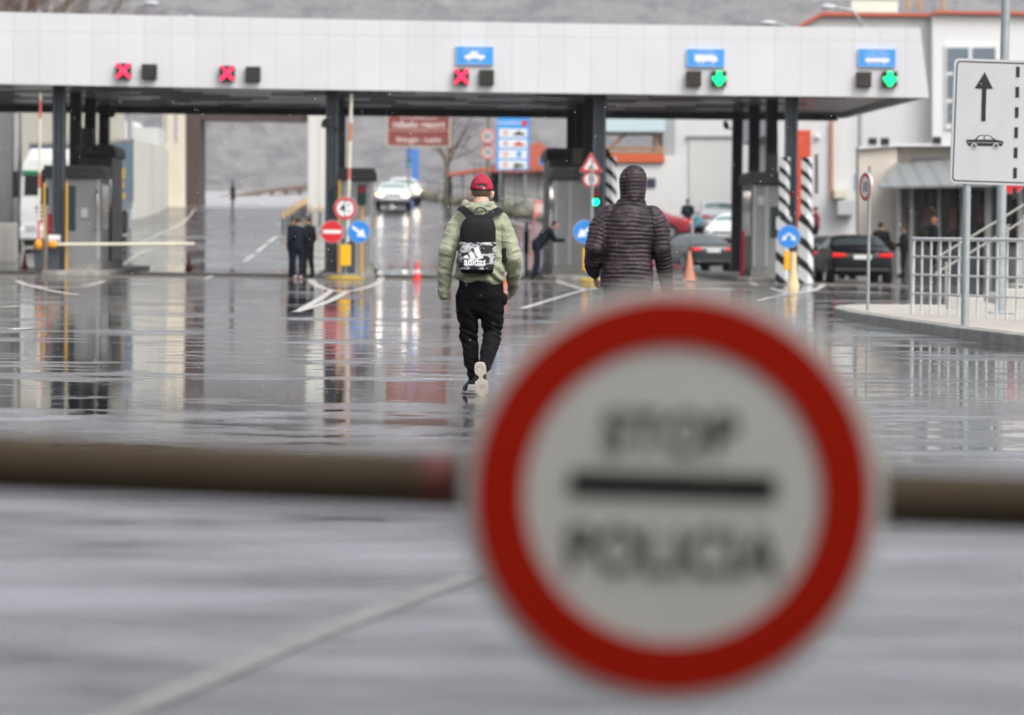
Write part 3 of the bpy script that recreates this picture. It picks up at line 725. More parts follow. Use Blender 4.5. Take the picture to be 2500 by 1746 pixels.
o = MB().tube([(0,0,0),(0,0,1.35)], .06, 12).build('red_post', mat('dark red post', (.3,.01,.02), .4), None, smooth=True); o.location = XG(1812, 100.5, .15); tag(o, 'dark red post beside the foot of the second column from the right booth', 'post')
# ================================================================ right-hand kerb, railing, lane sign, lamp pole
SW = mat('wet pavement', (.44,.4,.35), .45, var=.2, scale=2, bump=.1)
pts = [(7.6,30),(6.95,36),(6.35,42.3),(5.95,46),(5.65,50.6),(5.42,55),(5.45,58),(5.75,60.2),(6.4,61),(7.5,61.2),(30,60.5),(30,30)]
def inset(pp, d):
    c = Vector((14, 47)); out = []
    for i, p in enumerate(pp):
        a, b = Vector(pp[i-1]), Vector(pp[(i+1) % len(pp)]); t = (b-a).normalized(); nn = Vector((t.y, -t.x))
        q = Vector(p)
        if (c-q).dot(nn) < 0: nn = -nn
        out.append(tuple(q+nn*d))
    return out
mb = MB(); mb.vprism(pts[::-1], -.05, .145); tag(mb.build('kerb', KERB, bevel=.02), kind='structure')
mb = MB(); mb.vprism(inset(pts, .16)[::-1], .1, .152); tag(mb.build('pavement', SW), kind='structure')
PW = mat('white railing paint', (.55,.57,.59), .4, var=.15, scale=6)
o = thing('railing', (6.2,52.9,.15), 'white tubular railing with upright bars along the pavement at the right', 'railing')
A, B = Vector((6.22,53.1,.15)), Vector((9.0,46.0,.15)); n = 26
loc = o.location
mb = MB(); mb.tube([A+Vector((0,0,1.17))-loc, B+Vector((0,0,1.17))-loc], .028, 12); mb.build('top_rail', PW, o, smooth=True)
for h in (.9,.62,.33): MB().tube([A+Vector((0,0,h))-loc, B+Vector((0,0,h))-loc], .016, 8).build('rail', PW, o, smooth=True)
for i in range(n+1):
    t = i/n; p = A.lerp(B, t)-loc; big = i % 13 == 0
    MB().tube([p+Vector((0,0,.0)), p+Vector((0,0,1.15))], .03 if big else .018, 8).build('post' if big else 'baluster', PW, o, smooth=True)
# side return of the railing, handrails of the steps behind it
o = thing('stair_handrail', (7.3,62,.0), 'pale double handrail rising to the right behind the white railing', 'handrail')
HR = mat('pale handrail', (.38,.37,.35), .5)
for dz in (0,.28):
    a, b = W(2284, 655, 62), W(2520, 512, 62); MB().tube([a+Vector((0,0,dz-.1))-o.location, b+Vector((0,0,dz-.1))-o.location], .02, 8).build('rail', HR, o, smooth=True)
for px in (2310, 2360, 2410, 2460, 2500):
    t = (px-2284)/236; q = W(px, 655-143*t, 62); MB().tube([(q.x-7.3,0,0),(q.x-7.3,0,q.z)], .022, 8).build('post', HR, o, smooth=True)
mb = MB()
for i in range(5): mb.box(8.3+i*.45, 12, 61.6, 63.5, .0+i*.17, .17+i*.17-.002)
tag(mb.build('steps', CONC, bevel=.01), 'pale concrete steps behind the white railing at the right', 'steps')
mb = MB(); mb.box(7.3, 7.9, 57.2, 57.5, .1, .35); mb.box(8.22, 9.6, 57.0, 57.4, .1, .5)
tag(mb.build('low_wall', CONC, bevel=.02), 'low pale wall seen through the bars of the white railing', 'wall')
# lane sign
Y = 46.4; p = XG(2357, Y, .15)
o = thing('lane_arrow_sign', p, 'large white rectangular sign with an up arrow, a car and a dashed line', 'traffic sign')
tilt = R(1.3)
def tl(mb_): mb_.T = lambda q: Vector((cx_ + (q.x)*math.cos(tilt)+q.z*math.sin(tilt), q.y, cz_ + q.z*math.cos(tilt)-q.x*math.sin(tilt))); return mb_
s_ = F/Y; zc = ZH(2420, 299, Y); cx_ = W(2445, 299, Y).x-p.x; cz_ = zc-p.z
hw, hh = .675, .85
def rr(hw, hh, r, n=6):
    out = []
    for sx, sz, a0 in ((1,-1,-90),(1,1,0),(-1,1,90),(-1,-1,180)):
        for k in range(n+1):
            a = R(a0+90*k/n); out.append((sx*(hw-r)+r*math.cos(a), sz*(hh-r)+r*math.sin(a)))
    return out
SG = mat('reflective sign sheet', (.5,.51,.53), .35, var=.05, scale=3)
tl(MB()).prism(rr(hw, hh, .07), -.0, .02).build('plate', RIMG, o)
tl(MB()).prism(rr(hw-.004, hh-.004, .068), -.008, -.0005).build('sign_face', SG, o)
m1 = tl(MB()); a, b = rr(hw-.035, hh-.035, .055), rr(hw-.05, hh-.05, .045)
vs = []; n_ = len(a)
for q in a+b: vs.append((q[0], -.012, q[1]))
m1.add(vs, [(i, (i+1)%n_, n_+(i+1)%n_, n_+i) for i in range(n_)]); m1.build('black_border', SBLACK, o)
def lp(px, py): q = W(px, py, Y); return (q.x-p.x-cx_, q.z-p.z-cz_)
m1 = MB(); m1.T = lambda q: Vector((cx_+q.x, q.y, cz_+q.z))
m1.prism([lp(2395,296), lp(2406,296), lp(2408,217), lp(2424,217), lp(2404,176), lp(2379,216), lp(2397,217)], -.014, -.009); m1.build('up_arrow', SBLACK, o)
def car_sym():
    m2 = MB(); m2.T = m1.T
    body = [(2358,345),(2364,356),(2446,357),(2450,347),(2446,344),(2430,341),(2415,330),(2390,330),(2379,341),(2360,341)]
    m2.prism([lp(*q) for q in body], -.014, -.009); m2.build('car_body_symbol', SBLACK, o)
    m3 = MB(); m3.T = m1.T
    for pl in ([(2384,341),(2392,332),(2401,332),(2401,341)], [(2404,341),(2404,332),(2414,332),(2424,341)]): m3.prism([lp(*q) for q in pl], -.018, -.0145)
    m3.box(*(lp(2360,348)[0], lp(2446,348)[0]), -.018, -.0145, lp(2360,348.6)[1], lp(2360,347.6)[1])
    for cx in (2378, 2431): m3.ring(lp(cx,357), .028, .042, -.018, -.0145, 24)
    m3.build('car_details_symbol', SG, o)
    m4 = MB(); m4.T = m1.T
    for cx in (2378, 2431): m4.ring(lp(cx,357), .02, .027, -.021, -.0185, 24)
    m4.build('car_wheels_symbol', SBLACK, o)
car_sym()
for i in range(7):
    m5 = MB(); m5.T = m1.T
    y0 = 163+i*49.3; x = 2484.5-i*1.35; m5.prism([lp(x-4.5,y0+26), lp(x+4.5,y0+26), lp(x+5,y0), lp(x-4,y0)], -.014, -.009); m5.build('dash', SBLACK, o)
MB().tube([(0,.06,0),(0,.06,cz_+.6)], .055, 16).build('post', STEEL, o, smooth=True)
MB().tube([(1.0,.06,0),(1.02,.06,cz_+.6)], .055, 16).build('post', STEEL, o, smooth=True)
# street lamp pole rising out of the picture
p = XG(2441, 54, .15); o = thing('street_lamp', p, 'thick galvanised lamp pole behind the white lane sign, rising out of view', 'street lamp')
MB().tube([(0,0,0),(0,0,3),(.06,0,9)], [.08,.075,.06], 20).build('pole', STEEL, o, smooth=True)
MB().box(-.2,.2,-.2,.2,.003,.04).build('foot_plate', STEEL, o, bevel=.01)
MB().tube([(.06,0,9),(0,0,9.4),(-1.2,0,9.6)], .04, 12).build('arm', STEEL, o, smooth=True); MB().ell((-1.4,0,9.6), .35,.12,.06).build('lamp_head', STEEL, o, smooth=True)
# thin 10 sign turned sideways
round_sign(2114, 456, 55.3, .235, 'limit', 'narrow-looking round 10 sign turned sideways on a thin steel post', txt='10', turn=R(-72))
signpost(2119, 55.4, ZH(2119,405,55.4), 'thin steel post of the turned 10 sign in front of the black car', rr=.026)
# ================================================================ near barrier with customs sign
YB = 5.02; c = W(1642, 1209, YB); 
POLE = mat('dull brown barrier pole', (.085,.062,.038), .7, var=.12, spec=.2)
FACE = mat('customs sign face', (.78,.78,.74), .55, var=.04); FRED = mat('customs sign red', (.5,.016,.004), .6, spec=.1)
o = thing('customs_sign', c, 'big out-of-focus round customs sign with a red ring and black bar on the near barrier', 'traffic sign')
MB().disc((0,0), .311, -.002, .02, 64).build('plate', FACE, o); MB().disc((0,0), .303, -.008, -.0025, 64).build('sign_face', FACE, o)
MB().ring((0,0), .219, .292, -.012, -.0085, 72).build('red_ring', FRED, o)
b = MB(); b.T = lambda q: Vector((q.x, q.y, q.z-.02*q.x)); b.box(-.152,.152,-.013,-.0085,-.001,.033); b.build('black_bar', mat('flat black bar', (.003,.003,.003), .9, spec=.0), o)
INK = mat('worn lettering ink', (.08,.08,.075), .8, spec=.1)
text('lettering', 'STOP', .088, (-.005,-.011,.09), INK, o, depth=.002, xs=.95, rz=R(1), bold=.001); text('lettering', 'POLICIA', .1, (.0,-.011,-.085), INK, o, depth=.002, xs=.86, rz=R(1), bold=.001)
o = thing('boom_barrier', W(0, 1143, YB+.1), 'out-of-focus brown barrier boom running across the foreground', 'barrier')
a0, b0 = W(-420, 1118, YB+.1), W(2900, 1245, YB+.1); l = o.location
cutx = [0,.438,.458,.58,.62,1]
rp = mat('faded red band', (.16,.03,.02), .5)
for (u, v), mm in zip(zip(cutx[:-1], cutx[1:]), (POLE, rp, POLE, rp, POLE)):
    MB().tube([a0.lerp(b0, u)-l, a0.lerp(b0, v)-l], .045, 20).build('arm' if mm is POLE else 'red_band', mm, o, smooth=True)
e = b0-l
MB().box(e.x, e.x+.35, e.y-.2, e.y+.2, -l.z, e.z+.15).build('cabinet', BLACK, o, bevel=.02)
MB().box(a0.x-l.x-.05, a0.x-l.x+.05, a0.y-l.y-.05, a0.y-l.y+.05, -l.z, a0.z-l.z-.04).build('rest_post', BLACK, o, bevel=.005)
# assumed roof over the photographer's lane, unseen above, added to shade the near barrier
o = thing('lane_shade_roof', (0,-2,0), 'unseen flat roof on posts, added to shade the near barrier', 'roof')
MB().box(-9,9,-12,5.0,4.2,4.5).build('deck', mat('dark roof underside', (.3,.3,.3), .7), o)
for x in (-8.5, 8.5): MB().box(x-.15,x+.15,4.4,4.7,0,4.2).build('post', DKCOL, o)
# ================================================================ BUILDINGS
def prismW(name, pix, Y, dep, mm, parent=None, zb=None):   # front outline surveyed at distance Y, real depth behind
    mb = MB(); pts = []
    for px, py in pix:
        q = W(px, py, Y) if py is not None else XG(px, Y); pts.append((q.x, q.z))
    mb.prism(pts, Y, Y+dep); return mb.build(name, mm, parent, world=parent is not None)
def stripM(name, rgb, per, dark, axis='Z', rough=.5):
    M = bpy.data.materials.new(name); M.use_nodes = True; n = M.node_tree; B = n.nodes['Principled BSDF']; L = n.links.new
    g = n.nodes.new('ShaderNodeNewGeometry'); s = n.nodes.new('ShaderNodeSeparateXYZ'); L(g.outputs['Position'], s.inputs[0])
    f = math_(n, 'LESS_THAN', math_(n, 'FRACT', math_(n, 'DIVIDE', math_(n, 'ADD', s.outputs[axis], 200), per)), .3)
    mx = nd(n, 'ShaderNodeMix', data_type='RGBA'); L(f, mx.inputs[0]); mx.inputs[6].default_value = (*rgb,1); mx.inputs[7].default_value = (*[c*dark for c in rgb],1)
    L(mx.outputs[2], B.inputs['Base Color']); B.inputs['Roughness'].default_value = rough; return M
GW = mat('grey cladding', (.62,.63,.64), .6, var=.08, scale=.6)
BEI = mat('pale beige render', (.62,.625,.63), .8, var=.1, scale=.7, streak=.6)
BEI2 = mat('lighter render', (.74,.745,.75), .8, var=.05, scale=.7)
COP = mat('red roof edge', (.52,.11,.06), .5)
b1 = thing('warehouse', (10,175,0), 'grey clad warehouse with a big roller door behind the right lanes', 'building')
prismW('wall', [(1648,640),(1900,640),(1900,110),(1648,140)], 175, 14, GW, b1)
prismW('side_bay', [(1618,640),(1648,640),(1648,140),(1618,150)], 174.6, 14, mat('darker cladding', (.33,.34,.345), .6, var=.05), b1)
prismW('roller_door', [(1683,640),(1872,640),(1872,337),(1683,337)], 174.9, .09, stripM('roller slats', (.6,.61,.6), .2, .75), b1)
prismW('door_frame', [(1676,336.5),(1876,336.5),(1876,331),(1676,331)], 174.8, .19, mat('frame grey', (.28,.29,.3), .5), b1)
b2 = thing('border_building', (15,146,0), 'tall pale beige building with a red roof edge at the upper right', 'building')
prismW('wall', [(1900,640),(2278,640),(2278,36),(2007,34),(1870,110),(1870,330),(1900,330)], 148, 16, BEI, b2)
prismW('corner_wall', [(2277,680),(2700,700),(2700,36),(2284,30),(2277,33)], 147.2, 16, BEI2, b2)
prismW('roof_edge', [(1940,74),(2007,38),(2278,40),(2278,33),(2007,29),(1938,68)], 147.7, .6, COP, b2)
prismW('roof_edge', [(2277,36),(2284,33),(2700,39),(2700,32),(2284,26),(2277,29)], 146.9, .6, COP, b2)
prismW('red_panel', [(1938,640),(1979,640),(1979,318),(1938,318)], 147.9, .098, mat('orange red panel', (.6,.07,.03), .5), b2)
prismW('downpipe', [(2028,486),(2034,486),(2034,290),(2028,290)], 147.8, .15, mat('rusty downpipe', (.48,.2,.1), .5), b2)
prismW('slit_window', [(1991,472),(1997,472),(1997,376),(1991,376)], 147.95, .04, GLASS, b2)
prismW('wall_lamp', [(1991,337),(2003,337),(2003,329),(1991,329)], 147.8, .19, WHITE, b2)
wf = prismW('window', [(2308,315),(2437,315),(2437,110),(2308,110)], 147.1, .099, mat('window frame white', (.72,.73,.73), .4), b2)
def sub(name, pix, Y, dep, mm, par):
    mb = MB(); mb.prism([(W(px,py,Y).x, W(px,py,Y).z) for px, py in pix], Y, Y+dep)
    o = mb.build(name, mm); o.parent = par; o.location = -Vector(par.parent.location) if par.parent else (0,0,0)
    return o
PANE = mat('window pane', (.16,.2,.24), .1)
for x0, x1 in ((2313,2365),(2375,2430)):
    for y0, y1 in ((117,174),(183,240),(250,300)): prismW('pane', [(x0,y1),(x1,y1),(x1,y0),(x0,y0)], 147.06, .038, PANE, b2)
b3 = thing('customs_office', (22,128,0), 'low cream office with dark windows and a sloping metal awning at the right', 'building')
prismW('wall', [(2097,690),(2190,690),(2190,352),(2097,360)], 128, 1.2, CREAM, b3)
prismW('wall', [(2190,690),(2700,690),(2700,350),(2190,352)], 128.6, 9, CREAM, b3)
prismW('roof_edge', [(2097,364),(2190,357),(2600,355),(2600,350),(2190,351),(2097,358)], 127.8, 1.3, WHITE, b3)
prismW('window_band', [(2232,690),(2700,690),(2700,385),(2232,385)], 128.3, .28, mat('grey window wall', (.2,.205,.21), .4, var=.3, scale=.8), b3)
for x0, x1 in ((2240,2258),(2262,2285),(2298,2322),(2330,2345),(2372,2402),(2452,2482)): prismW('window', [(x0,600),(x1,600),(x1,462),(x0,462)], 128.2, .095, mat('dark office glass', (.02,.022,.022), .15), b3)
for x0, x1 in ((2190,2200),(2222,2230),(2290,2296),(2346,2352),(2405,2420),(2438,2446),(2486,2497)): prismW('pillar', [(x0,690),(x1,690),(x1,452),(x0,452)], 127.6, .3, WHITE, b3)
for x0,y0,x1,y1 in ((2256,505,2283,552),(2318,510,2334,560),(2386,500,2402,545),(2212,505,2222,550)): prismW('poster_or_reflection', [(x0,y1),(x1,y1),(x1,y0),(x0,y0)], 128.12, .07, mat('painted reddish reflection', (.42,.24,.21), .6, var=.2), b3)  # reddish reflections in the office windows, drawn as tinted panels
mb = MB()
AW = stripM('corrugated awning metal', (.22,.23,.235), .6, .8, 'X', .45)
a, b_, c_, d = W(2184,398,128.2), W(2620,372,128.2), W(2620,446,123), W(2142,456,124.5)
vs = [a, b_, c_, d]; mb.add(vs+[v-Vector((0,0,.08)) for v in vs], [(0,1,2,3),(7,6,5,4),(0,4,5,1),(1,5,6,2),(2,6,7,3),(3,7,4,0)]); mb.build('awning', AW, b3, world=True)
for px in (2130, 2160, 2287):
    q = W(px, 349 if px > 2200 else 352, 127.9); z = MB(); z.cbox(q+Vector((0,0,.1)), .3,.3,.25); z.build('flood_lamp', BLACK, b3, world=True)
for px0, px1, py0, py1, mm, nm, lab in ((2037,2070,464,484,mat('cream unit', (.62,.6,.48), .6),'air_conditioner','cream wall unit above the louvred panel on the pale building'),
                               (2045,2088,490,525,stripM('louvres', (.5,.52,.52), .16, .6),'louvre_panel','pale louvred panel behind the black saloon')):
    simplebox(nm, px0, px1, py0, py1, 147.2, .7, mm, lab, 'fitting')
simplebox('roof_unit', 2078, 2193, 3, 30, 152, 3, mat('cream roof unit', (.6,.58,.5), .6), 'cream boxy unit standing on the roof of the tall pale building', 'roof unit')
# crane behind
o = thing('crane', W(2235, 30, 190), 'orange crane tops behind the tall pale building', 'crane'); CRN = mat('crane orange', (.6,.3,.12), .6)
mb = MB()
for dx in (-.35, .35): mb.tube([(dx,0,-4.5),(dx-.1,0,2)], .07, 6)
for k in range(8): mb.tube([(-.35,0,-4+k*.7),(.35,0,-3.5+k*.7)], .04, 5)
for dx in (1.5,): mb.tube([(dx,0,-4.5),(dx+.05,0,2)], .1, 6)
mb.build('lattice_mast', CRN, o)
# far-left walls
o = thing('retaining_wall', (-20,128,0), 'tall grey stained concrete wall at the far left edge', 'wall')
prismW('wall', [(-160,640),(44,640),(44,255),(-160,245)], 133, 1, CONCG, o)
prismW('wall_edge', [(34,640),(44,640),(45,255),(34,255)], 132.9, .098, mat('lighter concrete edge', (.4,.4,.38), .7, var=.2), o)
mb = MB(); a, b_ = XG(-120, 121), XG(36, 121); mb.box(a.x, b_.x, 121, 121.8, -.2, ZH(30, 545, 121)); tag(mb.build('low_wall', CONC, bevel=.03), 'low pale concrete plinth in front of the stained wall at the far left', 'wall')
o = thing('hall', (-19,152,0), 'pale beige building behind the white lorry', 'building')
prismW('wall', [(40,600),(268,600),(268,200),(40,200)], 158, 6, mat('dull beige render', (.5,.48,.42), .8, var=.15, streak=.6, scale=.6), o)
o = thing('parapet_building', (-16,168,0), 'stepped white building tops left of the gateway', 'building')
WS = mat('off white render', (.62,.62,.6), .7, var=.15, scale=.8, streak=.4)
prismW('wall', [(262,600),(385,600),(385,312),(330,310),(322,296),(262,294)], 172, 4, WS, o)
# curved retaining wall beside the ramp
o = MB(); ptsb = [(306,557,158,340),(330,551,160,343),(355,542,163,347),(380,533,167,352),(400,525,172,357),(412,519,178,368)]
vs = []; fs = []
for px, pb, Yd, pt in ptsb:
    a = XG(px, Yd); zt = ZH(px, pt, Yd)
    vs += [(a.x, Yd, a.z-.3), (a.x, Yd, zt), (a.x-.4, Yd+.3, zt), (a.x-.4, Yd+.3, a.z-.3)]
for i in range(len(ptsb)-1):
    for k in range(4): fs.append((4*i+k, 4*i+4+k, 4*i+4+(k+1)%4, 4*i+(k+1)%4))
fs += [(3,2,1,0), tuple(4*(len(ptsb)-1)+k for k in range(4))]
o.add(vs, fs); tag(o.build('ramp_wall', mat('whitewashed wall', (.64,.63,.58), .7, var=.22, scale=.7, streak=.7), smooth=True), 'pale curved wall along the ramp beside the blue trailer', 'wall')
# gateway portal
g = thing('gateway', (-13,181,2.5), 'tall portal frame of pale pillars and a dark brown lintel over the left lane', 'gateway')
PIL = mat('ivory pillar', (.66,.6,.5), .7, var=.1, scale=.8, streak=.5); PILW = stripM('ribbed white pillar', (.66,.66,.62), .55, .88, 'X', .7); BRN = mat('dark brown cladding', (.075,.05,.045), .6, var=.2, scale=1)
prismW('pillar', [(398,None),(452,None),(452,265),(398,265)], 178, 3, PIL, g)
prismW('inner_pillar', [(452.5,None),(489,None),(489,265),(452.5,265)], 178.3, 3, BRN, g)
prismW('lintel', [(489,294),(751,296),(751,265),(489,265)], 178.5, 2.5, BRN, g)
prismW('pillar', [(751.5,None),(830,None),(830,265),(751.5,265)], 178, 3, PILW, g)
for px in (403, 428): prismW('groove', [(px,346),(px+4,346),(px+4,270),(px,270)], 177.95, .04, mat('grey pipe', (.3,.32,.33), .5), g)
# strip bollards by the gateway
def strip_boll(px, Y, lab):
    p = XG(px, Y); o = thing('bollard', p, lab, 'bollard', 'black and yellow bollards by the gateway')
    MB().tube([(0,0,0),(0,0,.5)], .05, 8).build('post', BLACK, o); MB().tube([(0,0,.5),(0,0,.68)], .05, 8).build('yellow_cap', YEL, o); MB().tube([(0,0,.74),(0,0,.85)], .05, 8).build('yellow_cap', YEL, o)
for i, (px, Y) in enumerate(((691,150),(702,153),(711,156),(720,159),(728,162),(735,164),(741,166),(747,168))): strip_boll(px, Y, ('nearest','second','third','fourth','fifth','sixth','seventh','farthest')[i]+' bollard of the diagonal row by the right gateway pillar')
strip_boll(781, 158, 'lone black and yellow bollard before the ribbed pillar'); strip_boll(759, 157, 'black and yellow bollard just above the standing group\'s heads')
# guard rail beyond
WD = mat('brown guard rail', (.16,.11,.08), .7, var=.3)
o = thing('guard_rail', (-14,222,3.8), 'brown guard rail climbing beyond the gateway', 'guard rail')
pp = [(540,483,205),(600,475,208),(660,466,211),(720,459,214),(790,452,217),(850,447,220)]
P_ = [W(*q) for q in pp]
MB().tube([q-o.location for q in P_], .13, 6).build('rail', WD, o); MB().tube([q-o.location-Vector((0,0,.3)) for q in P_], .06, 6).build('lower_rail', WD, o)
for px in (562,596,630,664,698,732,766):
    t = next(i for i in range(5) if pp[i+1][0] >= px); f = (px-pp[t][0])/(pp[t+1][0]-pp[t][0]); q = P_[t].lerp(P_[t+1], f); l = o.location
    MB().box(q.x-l.x-.12, q.x-l.x+.12, q.y-l.y-.1, q.y-l.y+.1, gz(q.x,q.y)-l.z-.3, q.z-l.z+.05).build('post', WD, o)
# road edge: stone kerb wall with iron fence, beside the oncoming lane
ST = mat('mossy rubble', (.2,.19,.15), .9, var=.6, scale=3, bump=.6)
E = [(1340,541,163),(1290,527,166),(1235,512,170),(1180,499,176),(1120,486,186),(1060,475,198),(1015,467,208)]
random.seed(5)
o = thing('rubble_wall', XG(1340,163), 'low mossy rubble edge between the road and the iron fence', 'wall')
mb = MB(); Ep = [XG(px, Yd) for px, py, Yd in E]
for a, b_ in zip(Ep[:-1], Ep[1:]):
    n = int((b_-a).length/.45)
    for k in range(n):
        q = a.lerp(b_, k/n); r = random.uniform(.18,.42); mb.ell(q+Vector((random.uniform(0,.5), random.uniform(0,.3), r*.4)), r, r, r*random.uniform(.6,1.1), 8, 6)
mb.build('stones', ST, o, world=True)
IR = mat('dark iron', (.05,.05,.055), .6)
o = thing('iron_fence', XG(1330,166), 'thin iron fence behind the rubble edge and the cap of the man in green', 'fence')
F_ = [XG(px+22, Yd+1.5) for px, py, Yd in E]
for h in (1.0,): MB().tube([q+Vector((0,0,h))-o.location for q in F_], .025, 6).build('rail', IR, o)
MB().tube([q+Vector((0,0,2.3))-o.location for q in F_[:5]], .03, 6).build('upper_rail', IR, o)
mb = MB()
for a, b_ in zip(F_[:-1], F_[1:]):
    n = int((b_-a).length/2.3)
    for k in range(n):
        q = a.lerp(b_, k/n)-o.location; MB().tube([q, q+Vector((0,0,2.5 if a.y < 185 else 1.1))], .022, 5).build('upright', IR, o)
# bushes along the edge
LEAF = mat('winter scrub leaves', (.1,.12,.05), .8, var=.5, scale=6)
def shrub(px, Y, rr_, n, lab, mm=LEAF):
    p = XG(px, Y); mb = MB(); random.seed(int(px))
    for _ in range(n):
        v = Vector((random.gauss(0,.5), random.gauss(0,.4), abs(random.gauss(.35,.3))))*rr_; s = random.uniform(.04,.1)
        d = Vector((random.uniform(-1,1), random.uniform(-1,1), random.uniform(-1,1))).normalized()*s; e = d.orthogonal().normalized()*s*.5
        mb.add([p+v-d, p+v+e, p+v+d, p+v-e], [(0,1,2,3)])
    tag(mb.build('shrub', mm), lab, 'shrub', 'shrubs along the rubble edge')
shrub(1262, 169, 1.0, 500, 'green scrubby shrub at the foot of the white wall near the cap')
shrub(1150, 182, .8, 350, 'low scrubby shrub on the rubble edge under the bare tree', mat('dry scrub', (.17,.13,.08), .8, var=.4, scale=6))
shrub(1075, 197, .8, 350, 'low dry shrub on the rubble edge behind the white cars', mat('dry scrub', (.17,.13,.08), .8))
# red-roofed house
h = thing('house', (6,182,2), 'white-walled house with an orange-red peaked roof beside the blue speed limit board', 'house')
RED = mat('orange red roof sheet', (.58,.14,.08), .6, var=.12, scale=.8)
prismW('wall', [(1228,540),(1347,545),(1347,418),(1228,418)], 184, 8, stripM('white boarded wall', (.72,.71,.68), 1.1, .8, 'X', .6), h)
prismW('dark_opening', [(1196,520),(1228,520),(1228,424),(1196,426)], 185, .5, BLACK, h)
prismW('roof', [(1180,420),(1347,420),(1352,380),(1318,346),(1290,354),(1215,400)], 183, 10, RED, h)
prismW('eave', [(1090,430),(1200,417),(1215,412),(1215,404),(1090,424)], 183.5, 3, RED, h)
for px in (1100, 1128, 1160): prismW('eave_post', [(px,480),(px+3,480),(px+3,424),(px,424)], 184.2, .2, IR, h)
# white building with truss roof to the right of the middle-right columns
h = thing('service_station', (11,172,1), 'white building with an orange band under a rusty roof truss behind the quilted jacket', 'building')
prismW('wall', [(1474,560),(1660,560),(1660,380),(1474,380)], 172, 6, mat('clean white render', (.74,.74,.73), .6, var=.04), h)
prismW('orange_band', [(1474,396),(1622,396),(1622,376),(1474,376)], 171.8, .19, mat('orange red fascia', (.65,.12,.04), .5), h)
prismW('poster_or_reflection', [(1578,456),(1601,456),(1601,435),(1578,435)], 171.9, .09, mat('navy poster', (.03,.04,.08), .5), h)
RU = mat('rusty steel', (.35,.2,.1), .7, var=.3); MBt = MB()
for a, b_ in (((1470,372),(1622,372)),((1482,368),(1532,322)),((1532,322),(1545,322)),((1610,372),(1597,322)),((1470,362),(1622,362)),((1470,322),(1625,322))): MBt.tube([W(*a,172.5), W(*b_,172.5)], .08 if a[1] != 322 else .05, 6)
MBt.build('truss', RU, h, world=True)
prismW('pale_roof', [(1474,321),(1624,321),(1624,285),(1474,280)], 172, 8, mat('pale blue roof sheet', (.55,.68,.72), .5), h)
# ---------------------------------------------------------------- billboards
o = thing('tourist_sign', W(1022, 322, 180), 'brown tourist sign with white lettering hanging into view under the canopy edge', 'sign')
BR = mat('brown sign film', (.23,.055,.045), .5); PL = mat('pale brown sign lettering', (.62,.52,.5), .5)
s_ = F/180; wd, ht = 158/s_, 125/s_
MB().box(-wd/2, wd/2, -.02, .06, -38/s_, ht-38/s_).build('frame', mat('pale sign frame', (.42,.4,.36), .5), o)
MB().box(-wd/2+.1, wd/2-.1, -.03, -.0205, -38/s_+.1, ht-38/s_-.1).build('panel', BR, o)
MB().box(-wd/2+.1, wd/2-.1, -.034, -.0302, 2/s_, 5/s_).build('divider', mat('divider line', (.42,.25,.22), .5), o)
text('lettering', 'rafaelo resort', .52, (0,-.034,.38), PL, o, bold=.012, xs=.95); text('lettering', '\u2022 \u2022 \u2022 \u2022 \u2022', .3, (0,-.034,.04), PL, o)
text('lettering', 'Shëngjin - Lezhë', .36, (0,-.034,-.43), PL, o, bold=.008)
mb = MB()
for s in (-1,1):
    mb.tube([(s*.1,-.034,.75),(s*.35,-.034,.85),(s*.4,-.034,1.2)], .035, 6); mb.tube([(0,-.034,.7),(s*.5,-.034,.68),(s*.95,-.034,.72),(s*.95,-.034,.86)], .03, 6); mb.tube([(0,-.034,.85),(s*.2,-.034,1.1)], .03, 6)
mb.build('scroll_emblem', PL, o)
for dx in (-.5, 1.5):
    q = o.location; MB().tube([(dx,.15,gz(q.x+dx,180)-q.z),(dx,.15,1.2)], .05, 8).build('post', mat('weathered pole', (.2,.19,.15), .7), o)
o = thing('speed_limit_board', W(1252.5, 352, 172), 'tall blue national speed limit board with four white rows', 'sign'); s_ = F/172
w2, h2 = 40/s_, 64/s_
MB().box(-w2, w2, -.02, .06, -h2, h2).build('panel', SB2, o); text('lettering', 'SHQIPËRIA', .26, (-.18,-.024,h2-.27), SLB, o, xs=1.0, bold=.004)
MB().disc((w2-.27,h2-.27), .15, -.03, -.021, 16).build('flag_badge', REDS, o)
for i, (t, kind) in enumerate((('40','car'),('80','car2'),('90','road'),('110','truck'))):
    zc = h2-.77-i*.53; row = MB().box(-w2+.12, w2-.12, -.027, -.0205, zc-.22, zc+.22).build('row_panel', SWHITE, o)
    MB().ring((-.38,zc), .09, .13, -.034, -.0275, 20).build('red_ring', REDW, o); text('lettering', t, .12, (-.38,-.03,zc), SBLACK, o, xs=.8)
    mb = MB()
    if i < 2: mb.prism([(x*.56+.3, z*.5+zc-.05) for x, z in carpic()], -.034, -.0275); mb.build('pictogram', SBLACK if i == 0 else REDS, o)
    elif i == 2: mb.box(.2,.42,-.034,-.0275,zc-.15,zc+.15); mb.build('pictogram', SB2, o)
    else: mb.box(.05,.4,-.034,-.0275,zc-.12,zc+.08); mb.box(.42,.55,-.034,-.0275,zc-.12,zc+.02); mb.build('pictogram', mat('dark green ink', (.03,.12,.06), .5), o)
for dx in (-w2+.2, w2-.2): MB().tube([(dx,.12,gz(1,172)-o.location.z),(dx,.12,0)], .05, 8).build('post', STEEL, o)
o = thing('pylon_sign', XG(1006, 205), 'slim blue pylon sign standing under the brown tourist sign', 'sign'); z0 = o.location.z
q = W(1006,364,205).z-z0; w2 = 15.5/(F/205)
MB().box(-w2,w2,-.15,.15,-.3,q).build('panel', mat('pylon blue', (.08,.22,.62), .5), o); 
